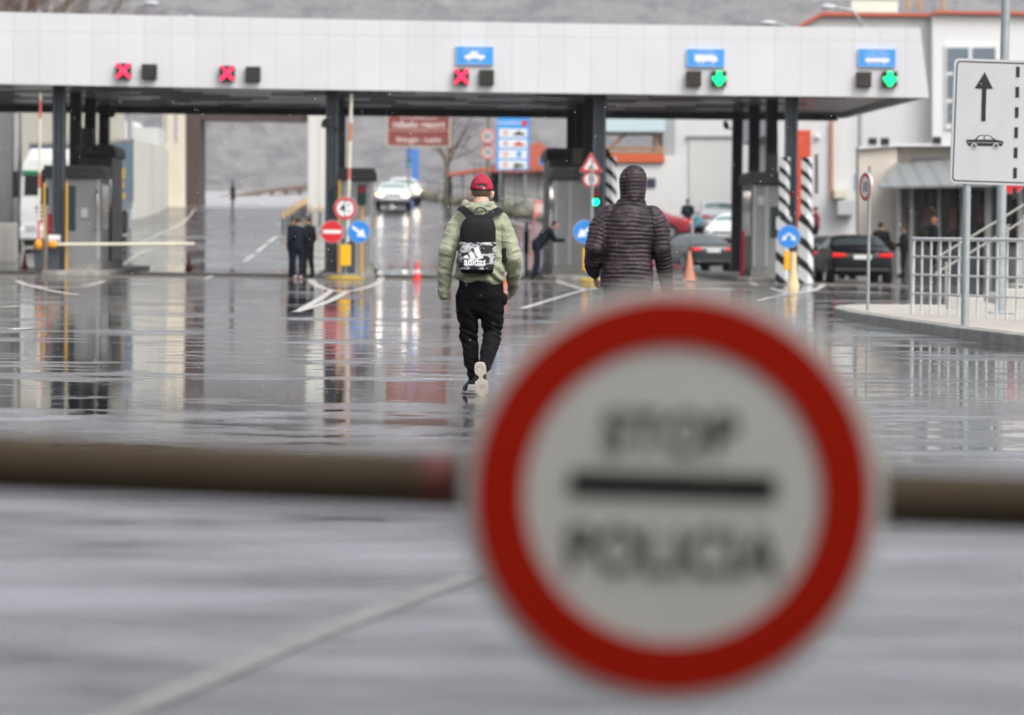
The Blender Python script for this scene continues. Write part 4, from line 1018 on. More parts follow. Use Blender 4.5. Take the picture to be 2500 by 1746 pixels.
for y0, y1, mm in ((388,397,mat('dark green ink', (.03,.12,.06), .5)),(397,408,mat('teal film', (.1,.42,.45), .5)),(412,440,mat('pale rose film', (.5,.38,.42), .5))):
    MB().box(-w2+.05, -.05, -.17,-.151, ZH(1006,y1,205)-z0, ZH(1006,y0,205)-z0).build('sign_block', mm, o)
o = thing('sandwich_board', XG(1316, 165), 'red and white sandwich board on the road edge', 'sandwich board')
MB().box(-.27,.27,-.02,.02,0,.95).build('panel', mat('faded pink red board', (.7,.2,.17), .5, var=.15), o, bevel=.01); MB().box(-.2,.2,-.03,-.021,.35,.8).build('white_field', mat('pinkish white', (.75,.55,.53), .5), o)
MB().add([(-.27,.5,0),(.27,.5,0),(.27,.46,0),(-.27,.46,0),(-.27,.06,.9),(.27,.06,.9),(.27,.02,.9),(-.27,.02,.9)], [(3,2,1,0),(4,5,6,7),(0,1,5,4),(1,2,6,5),(2,3,7,6),(3,0,4,7)]).build('rear_leg', WHITE, o)
round_sign(1331, 391, 181, .34, 'arrow', 'small blue round sign on the red-roofed house', group=None)
# ---------------------------------------------------------------- street lamps behind the canopy
def lamp(px, py, Y, arm, lab, base_px=None):
    c = W(px, py, Y); bx = XG(base_px, Y); o = thing('street_lamp', bx, lab, 'street lamp', 'street lamps behind the canopy'); l = o.location; cc = c-l
    MB().tube([(0,0,0),(0,0,cc.z-1.0)], .09, 12).build('pole', STEEL, o, smooth=True)
    MB().tube([(0,0,cc.z-1.0),(.15*(1 if cc.x > 0 else -1)*-1*0,0,cc.z-.6),(cc.x*.25,0,cc.z-.15),(cc.x*.6,0,cc.z-.05),(cc.x*.85,0,cc.z-.02)], .05, 10).build('arm', STEEL, o, smooth=True)
    MB().ell((cc.x,0,cc.z), .32,.2,.1).build('lamp_head', mat('pale lamp head', (.6,.64,.66), .3), o, smooth=True)
lamp(2022, 17, 134, 1, 'curved street lamp above the right end of the canopy', 2095)
lamp(1876, 56, 134, 1, 'street lamp head just peeping over the canopy near its right end', 1935)
lamp(371, 9, 150, 1, 'curved street lamp above the left part of the canopy', 316)
simplebox('wall_sign', 2084, 2094, 425, 466, 133.7, .1, mat('pale blue plate', (.35,.5,.75), .5, var=.2), 'small pale blue plate on the lamp pole behind the right lanes', 'sign')
# ---------------------------------------------------------------- bare trees
BARK = mat('bare bark', (.16,.13,.1), .9, var=.3)
def bare(px, Y, H, lab, seed, spread=.5, trunk=.35, mm=BARK, n0=5, rr_=.17):
    p = XG(px, Y); o = thing('bare_tree', p, lab, 'tree'); random.seed(seed)
    MB().tube([(0,0,-.3),(.05,0,H*trunk*.5),(0,0,H*trunk)], [rr_*1.3,rr_,rr_*.85], 8).build('trunk', mm, o, smooth=True)
    mb = MB()
    def br(a, d, L_, r, k):
        pts = [a]; dd = d
        for _ in range(3):
            dd = (dd+Vector((random.gauss(0,.12), random.gauss(0,.12), random.gauss(.03,.1)))).normalized(); pts.append(pts[-1]+dd*L_/3)
        mb.tube(pts, [r, r*.85, r*.7, r*.55], 5 if k > 1 else 3, cap=False)
        if k == 0: return
        for i in range(random.choice((3,4))):
            t = random.choice(pts[1:]); nd_ = (dd+Vector((random.gauss(0,spread), random.gauss(0,spread), random.gauss(.12,.3)))).normalized(); br(t, nd_, L_*random.uniform(.55,.8), r*.5, k-1)
    for i in range(n0):
        a = 2*math.pi*i/n0+random.uniform(-.4,.4); br(Vector((0,0,H*trunk*random.uniform(.8,1))), Vector((math.cos(a)*spread*1.3, math.sin(a)*spread*1.3, random.uniform(.5,1.1))).normalized(), H*.3, rr_*.4, 4)
    mb.build('crown', mm, o)
bare(1090, 186, 7.2, 'leafless tree beside the brown tourist sign', 11, .55, .33)
for i, px in enumerate((-40, 12, 55)): bare(px, 230, 20.5-i*.9+ (0 if i != 2 else -.3), ['leafless brown tree at the very edge of the upper left corner','leafless brown tree in the upper left corner, taller one','lower leafless brown tree, right one in the upper left corner'][i], 20+i, .45, .4, mat('reddish twigs', (.15,.09,.06), .9), 6, .3)
# ================================================================ VEHICLES
PROF = {
 'saloon': [(0,.42,.76,.78,.84),(.015,.3,.88,.9,.94),(.05,.24,.95,1.0,.98),(.15,.2,.96,1.05,1),(.18,.2,.96,1.07,1),(.31,.2,.94,1.39,1),(.42,.2,.93,1.44,1),(.55,.2,.92,1.43,1),(.62,.2,.92,1.36,1),(.74,.2,.92,1.0,1),(.78,.2,.9,.97,1),(.9,.22,.82,.87,.97),(.97,.27,.7,.74,.93),(1,.36,.58,.6,.84)],
 'fastback': [(0,.42,.8,.84,.84),(.015,.3,.92,.97,.94),(.05,.24,.97,1.03,.98),(.08,.2,.97,1.08,1),(.12,.2,.97,1.12,1),(.34,.2,.94,1.40,1),(.45,.2,.93,1.43,1),(.56,.2,.92,1.41,1),(.63,.2,.92,1.33,1),(.75,.2,.92,1.0,1),(.79,.2,.9,.97,1),(.9,.22,.82,.87,.97),(.97,.27,.7,.74,.93),(1,.36,.58,.6,.84)],
 'suv': [(0,.5,.9,.95,.86),(.012,.38,1.0,1.05,.95),(.03,.3,1.05,1.15,.98),(.05,.28,1.06,1.2,1),(.06,.28,1.06,1.25,1),(.12,.28,1.05,1.68,1),(.4,.28,1.02,1.75,1),(.52,.28,1.0,1.74,1),(.6,.28,1.0,1.66,1),(.72,.28,1.0,1.14,1),(.76,.28,1.0,1.1,1),(.9,.3,.95,1.02,.97),(.97,.34,.8,.86,.93),(1,.45,.66,.7,.84)]}
TAIL = mat('tail light red', (.55,.004,.01), .25, emis=.35); HEAD = mat('lit headlamp', (1,.95,.85), emis=14); IND = mat('amber indicator', (1,.45,.08), emis=5)
HEADOFF = mat('clear headlamp', (.5,.52,.54), .1); PLATE = mat('number plate', (.7,.7,.7), .4)
def car(name, loc, rz, L_, Wd, kind, paint, lab, glass=GLASS, lit=False, Hs=1., tail=TAIL, group=None, tilt_=0.):
    o = thing(name, loc, lab, 'car', group, rz=rz); o.rotation_euler = (tilt_,0,rz)
    P = PROF[kind]; hw = Wd/2; bm = bmesh.new(); rings = []
    for t, zl, zb, zt, wf in P:
        y = (t-.5)*L_; w_ = hw*wf; k = max(0, min(1, (zt-zb-.1)/.4)); wt = w_*(.93-.2*k); zl, zb, zt = zl*Hs, zb*Hs, zt*Hs
        half = [(w_*.9,zl),(w_*.99,zl+.14),(w_,zl+(zb-zl)*.55),(w_*.97,zb),(wt,zt-.03*(1+k)),(wt*.55,zt)]
        rings.append([bm.verts.new((x,y,z)) for x, z in half]+[bm.verts.new((-x,y,z)) for x, z in half[::-1]])
    N = 12; fc = {}
    for i in range(len(rings)-1):
        for j in range(N): fc[i,j] = bm.faces.new((rings[i][j], rings[i][(j+1)%N], rings[i+1][(j+1)%N], rings[i+1][j]))
    bm.faces.new(rings[0][::-1]); bm.faces.new(rings[-1])
    bm.faces.ensure_lookup_table()
    def glaze(keys):
        fs_ = [fc[k] for k in keys if fc[k].is_valid]
        bmesh.ops.inset_region(bm, faces=fs_, thickness=.05*1.0, depth=-.004, use_even_offset=True, use_boundary=True)
        for f in fs_: f.material_index = 1
    glaze([(4,4),(4,5),(4,6)]); glaze([(8,4),(8,5),(8,6)])
    for j in (3, 7): glaze([(5,j),(6,j)] if kind != 'suv' else [(5,j)]); glaze([(7,j),(8,j)] if kind != 'suv' else [(6,j),(7,j),(8,j)])
    bmesh.ops.recalc_face_normals(bm, faces=bm.faces)
    me = bpy.data.meshes.new('tmp'); bm.to_mesh(me); bm.free()
    t_ = bpy.data.objects.new('tmp', me); COL.objects.link(t_); sdm = t_.modifiers.new('s','SUBSURF'); sdm.levels = 2; sdm.render_levels = 2
    ev = bpy.data.meshes.new_from_object(t_.evaluated_get(bpy.context.evaluated_depsgraph_get())); bpy.data.objects.remove(t_)
    for idx, nm, mm in ((0,'body',paint),(1,'windows',glass)):
        b = bmesh.new(); b.from_mesh(ev); bmesh.ops.delete(b, geom=[f for f in b.faces if f.material_index != idx], context='FACES')
        for f in b.faces: f.smooth = True; f.material_index = 0
        m2 = bpy.data.meshes.new(nm); b.to_mesh(m2); b.free(); meobj(nm, m2, mm, o)
    RIM = mat('alloy rim', (.35,.36,.37), .3, metal=.6)
    r = .325 if kind != 'suv' else .37
    for ty in (.19, .81):
        for s in (-1, 1):
            y = (ty-.5)*L_; x = s*(hw-.1)
            wo = MB().tube([(x-.1,y,r),(x+.115,y,r)] , r, 22).build('wheel', RUBBER, o, smooth=True)
            rm = MB().tube([(s*(hw+.016),y,r),(s*(hw+.024),y,r)], r*.66, 18).build('rim', RIM, wo, smooth=True)
            MB().tube([(s*(hw-.03),y,r+.02),(s*(hw+.004),y,r+.02)], r*1.14, 22).build('wheel_arch', BLACK, o)
    # lamps, plates, mirrors
    zr = P[2][2]*Hs
    for s in (-1, 1):
        q = MB(); q.prism([(s*hw*.93,zr-.2),(s*hw*.93,zr-.06),(s*hw*.52,zr-.08),(s*hw*.5,zr-.17)] if s > 0 else [(s*hw*.5,zr-.17),(s*hw*.52,zr-.08),(s*hw*.93,zr-.06),(s*hw*.93,zr-.2)], -L_/2-.01, -L_/2+.16); q.build('tail_light', tail, o, bevel=.02)
        zf = P[-2][2]*Hs
        MB().ell((s*hw*.72, L_/2-.06, zf-.05), .13,.06,.07, 14, 8).build('headlight', HEAD if lit else HEADOFF, o, smooth=True)
        if lit: MB().ell((s*hw*.93, L_/2-.12, zf-.02), .06,.05,.06, 10, 6).build('indicator', IND, o, smooth=True)
        MB().ell((s*(hw+.09), L_*.17, P[5][2]*Hs+.06), .1,.07,.075, 12, 8).build('mirror', paint, o, smooth=True)
    MB().box(-.26,.26,-L_/2-.015,-L_/2+.08,zr-.24,zr-.12).build('number_plate', PLATE, o)
    MB().box(-.26,.26,L_/2-.08,L_/2+.012,.4,.5).build('number_plate', PLATE, o); MB().box(-hw*.45,hw*.45,L_/2-.1,L_/2+.004,.56,.64).build('grille', BLACK, o, bevel=.01)
    MB().box(-hw*.86,hw*.86,-L_/2-.01,-L_/2+.1,.34,.44).build('rear_bumper', BLACK, o, bevel=.03)
    return o
AX = R(2)
PBK = mat('black car paint', (.004,.005,.007), .3, spec=.35); PSV = mat('silver car paint', (.68,.71,.74), .25, metal=.1, coat=.4); PWH = mat('white car paint', (.75,.77,.78), .3, coat=.4); PRD = mat('dark red car paint', (.3,.02,.035), .25, coat=.5); PGR = mat('dark grey car paint', (.02,.022,.026), .22, coat=.35)
p = XG(2080, 101.6); car('car', p, AX, 4.5, 1.88, 'saloon', PBK, 'black saloon seen from behind right of the zebra-striped posts')
p = XG(1698, 130.0); car('car', p, R(14), 4.6, 1.82, 'fastback', PGR, 'dark wet fastback saloon with red tail lights behind the tall salmon cone')
p = XG(960, 176.3); car('car', p, R(180)+R(1.5), 4.5, 1.76, 'saloon', PSV, 'silver saloon driving towards us with its headlights on', GLASSL, lit=True, tilt_=R(2.4))
p = XG(984, 187); car('car', p, R(180)+R(4), 4.6, 1.8, 'saloon', PWH, 'second pale car close behind the silver one, headlights on', GLASSL, lit=True, tilt_=R(1.8), Hs=1.06)
p = XG(1560, 146); car('car', p, R(84), 4.4, 1.75, 'saloon', PRD, 'dark red saloon standing side-on behind the quilted jacket', mat('pale greenish window', (.3,.42,.38), .15))
p = XG(1745, 168); car('car', p, R(2), 4.3, 1.8, 'suv', PWH, 'white off-road car parked before the roller door', GLASSL)
p = XG(1795, 143); car('car', p, R(160), 4.2, 1.7, 'saloon', PWH, 'white car mostly hidden behind the dark column and fastback saloon', GLASSL)
p = XG(1905, 114); p = XG(2012, 113); car('car', p, AX, 4.3, 1.7, 'saloon', mat('grey car paint', (.12,.12,.13), .3, coat=.4), 'grey car half hidden ahead of the black saloon, beside the striped posts', GLASS)
# lorry
z0 = XG(125, 129.5); lz = gz(z0.x, 131)
o = thing('lorry', (XG(46,129.5).x+1.27, 129.5, lz), 'white lorry with a green stripe and blue curtain-sided trailer at the left', 'lorry'); o.rotation_euler = (R(2.4), 0, R(-.3))
LW = mat('white lorry paint', (.74,.75,.75), .35, coat=.3, var=.05)
mb = MB(); sec = [(-1.25,.55),(1.25,.55),(1.27,1.4),(1.25,2.6),(1.2,3.1),(1.05,3.4),(-1.05,3.4),(-1.2,3.1),(-1.25,2.6),(-1.27,1.4)]
vs = []; 
for y, k, dz in ((.0,.96,.0),(.12,1,0),(2.2,1,0)):
    for x, z in sec: vs.append((x*k, y + (.0 if z < 1.5 else (z-1.5)*.1 if y < 1 else 0), z))
n = len(sec); fs = [tuple(range(n)), tuple(range(3*n-1, 2*n-1, -1))]
for i in range(2):
    for k in range(n): fs.append((i*n+k, (i+1)*n+k, (i+1)*n+(k+1)%n, i*n+(k+1)%n))
mb.add(vs, fs); mb.build('cab', LW, o, bevel=.05)
def yf(z): return 0 if z < 1.5 else (z-1.5)*.1
q = MB(); q.add([(-1.08,yf(1.98)-.015,1.98),(1.08,yf(1.98)-.015,1.98),(1.06,yf(2.72)-.015,2.72),(-1.06,yf(2.72)-.015,2.72),(-1.08,yf(1.98)+.05,1.98),(1.08,yf(1.98)+.05,1.98),(1.06,yf(2.72)+.05,2.72),(-1.06,yf(2.72)+.05,2.72)], [(0,1,2,3),(7,6,5,4),(0,4,5,1),(1,5,6,2),(2,6,7,3),(3,7,4,0)]); q.build('windscreen', mat('dark lorry glass', (.01,.014,.013), .15, spec=.3), o)
MB().box(-1.15,1.15,.08,.3,2.74,2.92).build('green_stripe', mat('green stripe', (.02,.2,.08), .4), o, bevel=.02)
MB().prism([(-1.1,3.38),(1.1,3.38),(.95,3.72),(-.95,3.72)], .7, 1.9).build('roof_spoiler', LW, o, bevel=.05)
q = MB()
for i in range(4): q.box(-.62+i*.04,.62-i*.04,-.03,.03,1.5-i*.17,1.56-i*.17)
q.build('grille', BLACK, o)
MB().disc((-.0,1.78), .17, -.03, .02, 20).build('badge', mat('round badge', (.25,.2,.3), .4), o)
MB().box(-1.24,1.24,-.12,.1,.3,.75).build('bumper', LW, o, bevel=.06); MB().box(-1.0,1.0,-.05,.2,.12,.3).build('lower_skirt', BLACK, o)
for s in (-1,1):
    MB().box(s*.8-.22,s*.8+.22,-.14,-.1,.62,.86).build('headlight', HEADOFF, o, bevel=.03)
    MB().box(s*1.4-.1,s*1.4+.1,-.12,.08,1.9,2.9).build('mirror', BLACK, o, bevel=.03)
    MB().tube([(s*1.4,0,2.88),(s*1.2,.15,2.95)], .03, 6).build('mirror_arm', BLACK, o)
    for y in (1.3,):
        MB().tube([(s*1.22,y,.5),(s*.9,y,.5)], .5, 20).build('wheel', RUBBER, o, smooth=True)
    for y in (6.2, 10.6, 11.9, 13.2): MB().tube([(s*1.24,y,.5),(s*.7,y,.5)], .5, 20).build('wheel', RUBBER, o, smooth=True)
tr = MB().box(-1.27,1.27,2.7,15.6,1.25,3.82).build('trailer', mat('blue grey curtain', (.1,.16,.23), .5, var=.12, scale=1.2), o, bevel=.02)
MB().box(-1.28,1.28,2.65,15.62,3.82,3.92).build('trailer_roof', mat('grey canvas', (.25,.23,.2), .7, var=.3), o)
MB().box(1.272,1.285,3,15,1.0,1.3).build('side_guard', mat('grey guard', (.2,.21,.23), .5), o); MB().box(-.5,.5,2.2,15.4,.75,1.2).build('chassis', BLACK, o)
YK = mat('ochre print', (.55,.36,.05), .5)
def sidetext(s_, size, y, z):
    cu_ = bpy.data.curves.new('t', 'FONT'); cu_.body = s_; cu_.size = size; cu_.align_x = 'CENTER'; cu_.extrude = .003; t = bpy.data.objects.new('tmp', cu_); COL.objects.link(t)
    me = bpy.data.meshes.new_from_object(t.evaluated_get(bpy.context.evaluated_depsgraph_get())); bpy.data.objects.remove(t)
    me.transform(Matrix.Translation((1.277, y, z)) @ Matrix.Rotation(R(90), 4, 'Z') @ Matrix.Rotation(R(90), 4, 'X')); meobj('trailer_print', me, YK, o)
mb = MB(); mb.T = lambda p: Vector((1.28+p.y, p.x, p.z)); mb.prism([(9.2,2.3),(12.4,2.3),(12.4,2.8),(11.6,2.7),(11.2,3.15),(10.8,2.75),(10.3,3.1),(9.2,2.75)], -.004, .004); mb.prism([(9.4,1.95),(12.2,1.95),(12.2,2.18),(9.4,2.18)], -.004, .004); mb.build('trailer_print', YK, o)
mb = MB(); mb.T = lambda p: Vector((1.28+p.y, p.x, p.z)); mb.prism([(10.2,1.5),(12.6,1.5),(12.6,1.75),(10.2,1.75)], -.004, .004); mb.build('trailer_print', YK, o)
# ================================================================ PEOPLE
SKIN = mat('skin', (.5,.28,.2), .5, var=.12, scale=20)
HAIRD = mat('dark hair', (.025,.018,.014), .6); HAIRB = mat('cropped brown hair', (.14,.095,.07), .75, var=.3, scale=60)
def limb(mb, pts, rs, n=14):           # rounded limb
    pts = [Vector(p) for p in pts]
    mb.tube(pts, rs, n)
    for p, r in zip(pts, rs): mb.ell(p, r, r, r, 12, 8)
def hand(mb, wrist, d, nrm, sc=1., curl=.5, side=1, mirror=1):
    # d: direction the fingers point, nrm: back of the hand; side vector towards the thumb
    wrist, d, nrm = Vector(wrist), Vector(d).normalized(), Vector(nrm).normalized()
    t = d.cross(nrm).normalized()*mirror
    M = Matrix((t, d, nrm)).transposed()
    mb.ell(wrist+d*.045*sc, .038*sc, .05*sc, .017*sc, 14, 8, M=M)
    for i, (off, L_) in enumerate(((-.03,.062),(-.01,.078),(.011,.086),(.031,.076))):
        a = wrist+d*.078*sc+t*off*sc; dd = d.copy(); pts = [a-d*.02*sc]; q = a
        for k in range(3):
            dd = (Matrix.Rotation(-curl*(.5+.35*k)*mirror, 3, t) @ dd); q = q+dd*L_*sc/3*(1.1-.1*k); pts.append(q.copy())
        limb(mb, pts, [.0095*sc,.009*sc,.0082*sc,.007*sc], 8)
    b = wrist+d*.02*sc+t*.03*sc; td = (t*.75+d*.7-nrm*.35).normalized(); pts = [b, b+td*.032*sc, b+td*.032*sc+(td*.4+d*.8-nrm*.3).normalized()*.032*sc]
    limb(mb, pts, [.013*sc,.011*sc,.009*sc], 8)
def headparts(mb, c, f, s=1., tilt=0.):   # f: +1 face towards +y
    c = Vector(c)
    mb.ell(c+Vector((0,0,.02*s)), .077*s, .097*s, .103*s, 20, 14); mb.ell(c+Vector((0,f*.025*s,-.055*s)), .058*s, .068*s, .066*s, 16, 10)
    mb.ell(c+Vector((0,f*.097*s,-.015*s)), .012*s, .02*s, .026*s, 10, 8)
    for e in (-1,1): mb.ell(c+Vector((e*.081*s,-f*.005*s,-.012*s)), .011*s, .02*s, .032*s, 10, 8)
def fold(amp, fr, az=(1,1,1), seed=0., p2=None):
    def f(co, n):
        q = Vector((co.x*fr*az[0]+seed, co.y*fr*az[1], co.z*fr*az[2]))
        a = noise.noise(q); b = noise.noise(q*2.3+Vector((5,1,2)))
        return amp*((1-abs(a)*2.6)*.7+b*.5)
    return f
def person(loc, yaw, H, lab, jmat, tmat, J=None, hair=HAIRD, group=None, skin=SKIN, lean=0., shoes=None, vox=.016):
    """background figure facing local +y"""
    s = H/1.8
    J0 = dict(pel=(0,0,.95), chest=(0,.02,1.32), neck=(0,.02,1.5), head=(0,.05,1.665), sl=(-.19,0,1.43), sr=(.19,0,1.43), el=(-.25,-.04,1.15), er=(.25,-.04,1.15),
              wl=(-.24,.06,.92), wr=(.24,.06,.92), hl=(-.09,0,.93), hr=(.09,0,.93), kl=(-.11,.03,.5), kr=(.11,.03,.5), al=(-.12,0,.08), ar=(.12,0,.08))
    J0.update(J or {}); J = {k: Vector(v)*s for k, v in J0.items()}
    mb = MB(); hd = Vector((0,.1,-1)).normalized()
    for a, b in (('pel','chest'),('chest','neck')): limb(mb, [J[a], J[b]], [.12*s, .12*s if b == 'chest' else .055*s])
    limb(mb, [J['neck'], J['head']], [.055*s,.055*s]); headparts(mb, J['head'], 1, s)
    for sd_ in 'lr':
        limb(mb, [J['s'+sd_], J['e'+sd_], J['w'+sd_]], [.05*s,.042*s,.028*s]); d = (J['w'+sd_]-J['e'+sd_]).normalized()
        hand(mb, J['w'+sd_], d, Vector((1 if sd_ == 'r' else -1,0,.1)), s, .6, mirror=1 if sd_ == 'r' else -1)
        limb(mb, [J['h'+sd_], J['k'+sd_], J['a'+sd_]], [.08*s,.055*s,.035*s]); a = J['a'+sd_]; limb(mb, [a, a+Vector((0,.15,-.04))*s], [.04*s,.035*s])
    body = meobj('person', remesh(mb, .014, 1), skin); body.location = loc; body.rotation_euler = (0,0,yaw); tag(body, lab, 'person', group)
    mb = MB()
    c, p_, nk = J['chest'], J['pel'], J['neck']
    limb(mb, [p_+Vector((0,0,-.03*s)), p_.lerp(c,.5), c], [.16*s,.155*s,.165*s]); limb(mb, [c, nk], [.15*s,.07*s])
    limb(mb, [J['sl'], nk.lerp(c,.3), J['sr']], [.075*s,.1*s,.075*s])
    for sd_ in 'lr': limb(mb, [J['s'+sd_], J['e'+sd_], J['w'+sd_]], [.078*s,.066*s,.05*s])
    meobj('jacket', remesh(mb, vox, 3, fold(.01, 9)), jmat, body)
    mb = MB(); limb(mb, [J['pel'], J['pel']+Vector((0,0,.06*s))], [.145*s,.15*s])
    for sd_ in 'lr': limb(mb, [J['h'+sd_], J['k'+sd_], J['a'+sd_]], [.105*s,.08*s,.062*s])
    meobj('trousers', remesh(mb, vox, 3, fold(.007, 10)), tmat, body)
    mb = MB(); hc = J['head']; mb.ell(hc+Vector((0,-.015*s,.035*s)), .083*s,.1*s,.1*s, 18, 12); meobj('hair', remesh(mb, .014, 1), hair, body)
    mb = MB()
    for sd_ in 'lr': a = J['a'+sd_]; limb(mb, [a+Vector((0,-.03,-.02))*s, a+Vector((0,.16,-.035))*s], [.052*s,.046*s])
    meobj('shoes', remesh(mb, .012, 1), shoes or BLACK, body)
    return body
NAVY = mat('navy uniform cloth', (.01,.013,.024), .85, var=.2, scale=14, spec=.15); NAVT = mat('navy trousers cloth', (.01,.013,.024), .85, spec=.15); BKC = mat('black cloth', (.008,.008,.01), .85, var=.2, spec=.15); MAR = mat('maroon jacket cloth', (.16,.012,.03), .75); TEAL = mat('light blue cloth', (.1,.3,.42), .8)
folded = dict(el=(-.24,.02,1.14), er=(.24,.02,1.14), wl=(-.06,.24,1.12), wr=(.08,.22,1.08))
SNK = mat('white and red trainers', (.6,.45,.45), .6, var=.4, scale=30)
p = XG(712, 97.2, 0); person((p.x,p.y,0), R(-70), 1.80, 'person in dark clothes, left one of the huddled group right of the gateway', NAVY, NAVT, folded)
p = XG(726, 96.4, 0); person((p.x,p.y,0), R(15), 1.76, 'person in a dark jacket and red-and-white trainers in the middle of the huddle', NAVY, NAVT, dict(wl=(-.12,.2,1.0), wr=(.12,.2,1.0), al=(-.07,0,.08), ar=(.09,0,.08)), shoes=SNK)
p = XG(753, 96.9, 0); person((p.x,p.y,0), R(60), 1.80, 'person in a black coat, right one of the huddle beside the no-entry sign', BKC, BKC, dict(wl=(-.15,.15,.95), wr=(.2,.05,.95), kl=(-.12,.06,.5), al=(-.2,.0,.08), kr=(.1,-.02,.5), ar=(.1,-.08,.08)))
leanJ = dict(chest=(0,.24,1.26), neck=(0,.4,1.4), head=(0,.5,1.52), sl=(-.17,.36,1.34), sr=(.17,.36,1.34), el=(-.18,.5,1.1), er=(.18,.5,1.1), wl=(-.1,.72,1.12), wr=(.1,.74,1.1), kl=(-.1,.05,.5), kr=(.1,-.02,.5), al=(-.1,-.0,.08), ar=(.1,-.12,.08))
p = XG(1310, 99.3, 0); person((p.x,p.y,.0), R(-82), 1.9, 'person in navy uniform bending forward against the booth', NAVY, NAVT, leanJ)
p = XG(1678, 150); person(p, R(5), 1.8, 'person in navy jacket seen from behind in front of the white off-road car', NAVY, NAVT, dict(wl=(-.1,.2,1.05), wr=(.1,.2,1.05)))
p = XG(1702, 148); person(p, R(-30), 1.25, 'person in light blue bending down beside the navy-jacketed one', TEAL, BKC, folded)
p = XG(1992, 142); person(p, R(75), 1.80, 'person in a maroon jacket facing left beyond the striped posts', MAR, BKC, folded, hair=HAIRD)
p = XG(2150, 110, 0); b_ = person((p.x,110,0), R(10), 1.86, 'person in black with a dark shoulder bag walking away behind the black saloon', BKC, BKC)
p = XG(2206, 119.5, 0); person((p.x,119.5,0), R(70), 1.78, 'person in black standing in front of the white office pillars, facing left', BKC, BKC, folded)
p = XG(2281, 122, 0); person((p.x,122,.35), R(70), 1.74, 'person with ginger hair in black seen over the white railing', BKC, BKC, folded, hair=mat('ginger hair', (.4,.14,.04), .6))
o = MB().ell((0,0,0), .17,.1,.2).build('shoulder_bag', BKC, None, smooth=True); o.location = (b_.location.x+.28, 109.85, 1.05); tag(o, 'dark bag at the hip of the person behind the black saloon', 'bag')

# ---------------------------------------------------------------- man in the green jacket (local frame: x, z surveyed; +y away from us)
O1 = G(1160, 962); s1 = F/O1.y
def X(px): return (px-1160)/s1
def Z(py): return (962-py)/s1
SK2 = mat('fair skin', (.62,.36,.27), .5, var=.1, scale=30)
mb = MB(); HC = Vector((.033,.07,1.685))
headparts(mb, HC, 1, .99)
for e in (-1,1): mb.ell(HC+Vector((e*.092,-.012,-.03)), .017,.012,.036, 14, 10, M=Matrix.Rotation(e*R(14), 3, 'Y'))
limb(mb, [(.03,.02,1.5),(.033,.05,1.6)], [.075,.066])
limb(mb, [(.035,0,.95),(.03,.02,1.3),(.03,.01,1.46)], [.12,.14,.08])
JL = [(-.15,.02,1.42),(X(1090),-.09,Z(612)),(X(1081),-.03,Z(718))]; JR = [(.19,.02,1.43),(X(1251),-.02,Z(632)),(X(1249.5),.16,Z(703))]
limb(mb, JL, [.05,.042,.028]); limb(mb, JR, [.05,.042,.028])
hand(mb, (X(1081),-.03,Z(706)), (.12,.75,-.7), (-1,.1,0), .92, .85, mirror=-1)
hand(mb, (X(1248),.17,Z(703)), (-.1,.6,-.6), (1,.1,.2), .95, .8, mirror=1)
LL = [(X(1138),.0,.85),(X(1143),.07,Z(830)),(X(1153),.03,Z(905)),(X(1153.5),.02,.09)]
RL = [(X(1196),0,.85),(X(1200),.05,Z(812)),(X(1191),-.16,Z(866)),(X(1184),-.29,Z(897))]
limb(mb, LL, [.07,.045,.035,.03]); limb(mb, RL, [.075,.045,.035,.022])
limb(mb, [(X(1153),.02,.07),(X(1147),.17,.045)], [.04,.035]); limb(mb, [(X(1182),-.30,.23),(X(1178),-.31,.12)], [.025,.022])
me = remesh(mb, .0052, 1); body = meobj('person', me, SK2); body.location = O1
tag(body, 'person in a green jacket and red cap with a backpack, walking away from us mid-stride', 'person')
# cropped hair below the cap
mb = MB(); vs = []; fs = []; n = 40; zz = [1.628,1.64,1.66,1.68,1.70,1.72,1.75]
for i, z in enumerate(zz):
    for k in range(n+1):
        a = math.pi + math.pi*k/n*1.0      # back half
        t = (z-HC.z-.02)/.105; rr_ = math.sqrt(max(.05, 1-t*t)); nk = 1.0 if z > 1.66 else .93+.07*(z-1.628)/.032
        vs.append((HC.x+.0815*rr_*nk*math.cos(a), HC.y+.101*rr_*nk*math.sin(a), z))
for i in range(len(zz)-1):
    for k in range(n): fs.append((i*(n+1)+k, i*(n+1)+k+1, (i+1)*(n+1)+k+1, (i+1)*(n+1)+k))
mb.add(vs, fs); h = mb.build('hair', HAIRB, body, smooth=True)
# cap
CAPM = mat('crimson cap cloth', (.34,.01,.038), .8, var=.12, scale=40)
b = bmesh.new(); cx, cy, cz = .037, .07, 1.702; n, m_ = 48, 16; grid = []
for i in range(m_+1):
    t = i/m_*math.pi/2; row = []
    for k in range(n):
        a = 2*math.pi*k/n; r = math.cos(t)**.85 if i < m_ else 0.001
        pk = .012*max(0, (i-11)/5)+.004*noise.noise(Vector((k*.25,i*.4,0)))
        row.append(b.verts.new((cx+.093*r*math.cos(a)-.002*i/m_, cy+.108*r*math.sin(a), cz-.006+.118*math.sin(t)+pk)))
    grid.append(row)
for i in range(m_):
    for k in range(n):
        f = b.faces.new((grid[i][k], grid[i][(k+1)%n], grid[i+1][(k+1)%n], grid[i+1][k])); c = f.calc_center_median()
        if c.y < cy and i >= 2:
            u = (c.x-cx-.002)/.044; v = (c.z-(cz+.014))/.03
            if u*u+v*v < 1 : b.faces.remove(f)
me = bpy.data.meshes.new('cap'); b.to_mesh(me); b.free()
for p_ in me.polygons: p_.use_smooth = True
cap = meobj('cap', me, CAPM, body); sdm = cap.modifiers.new('solid','SOLIDIFY'); sdm.thickness = .004; sdm.offset = 1
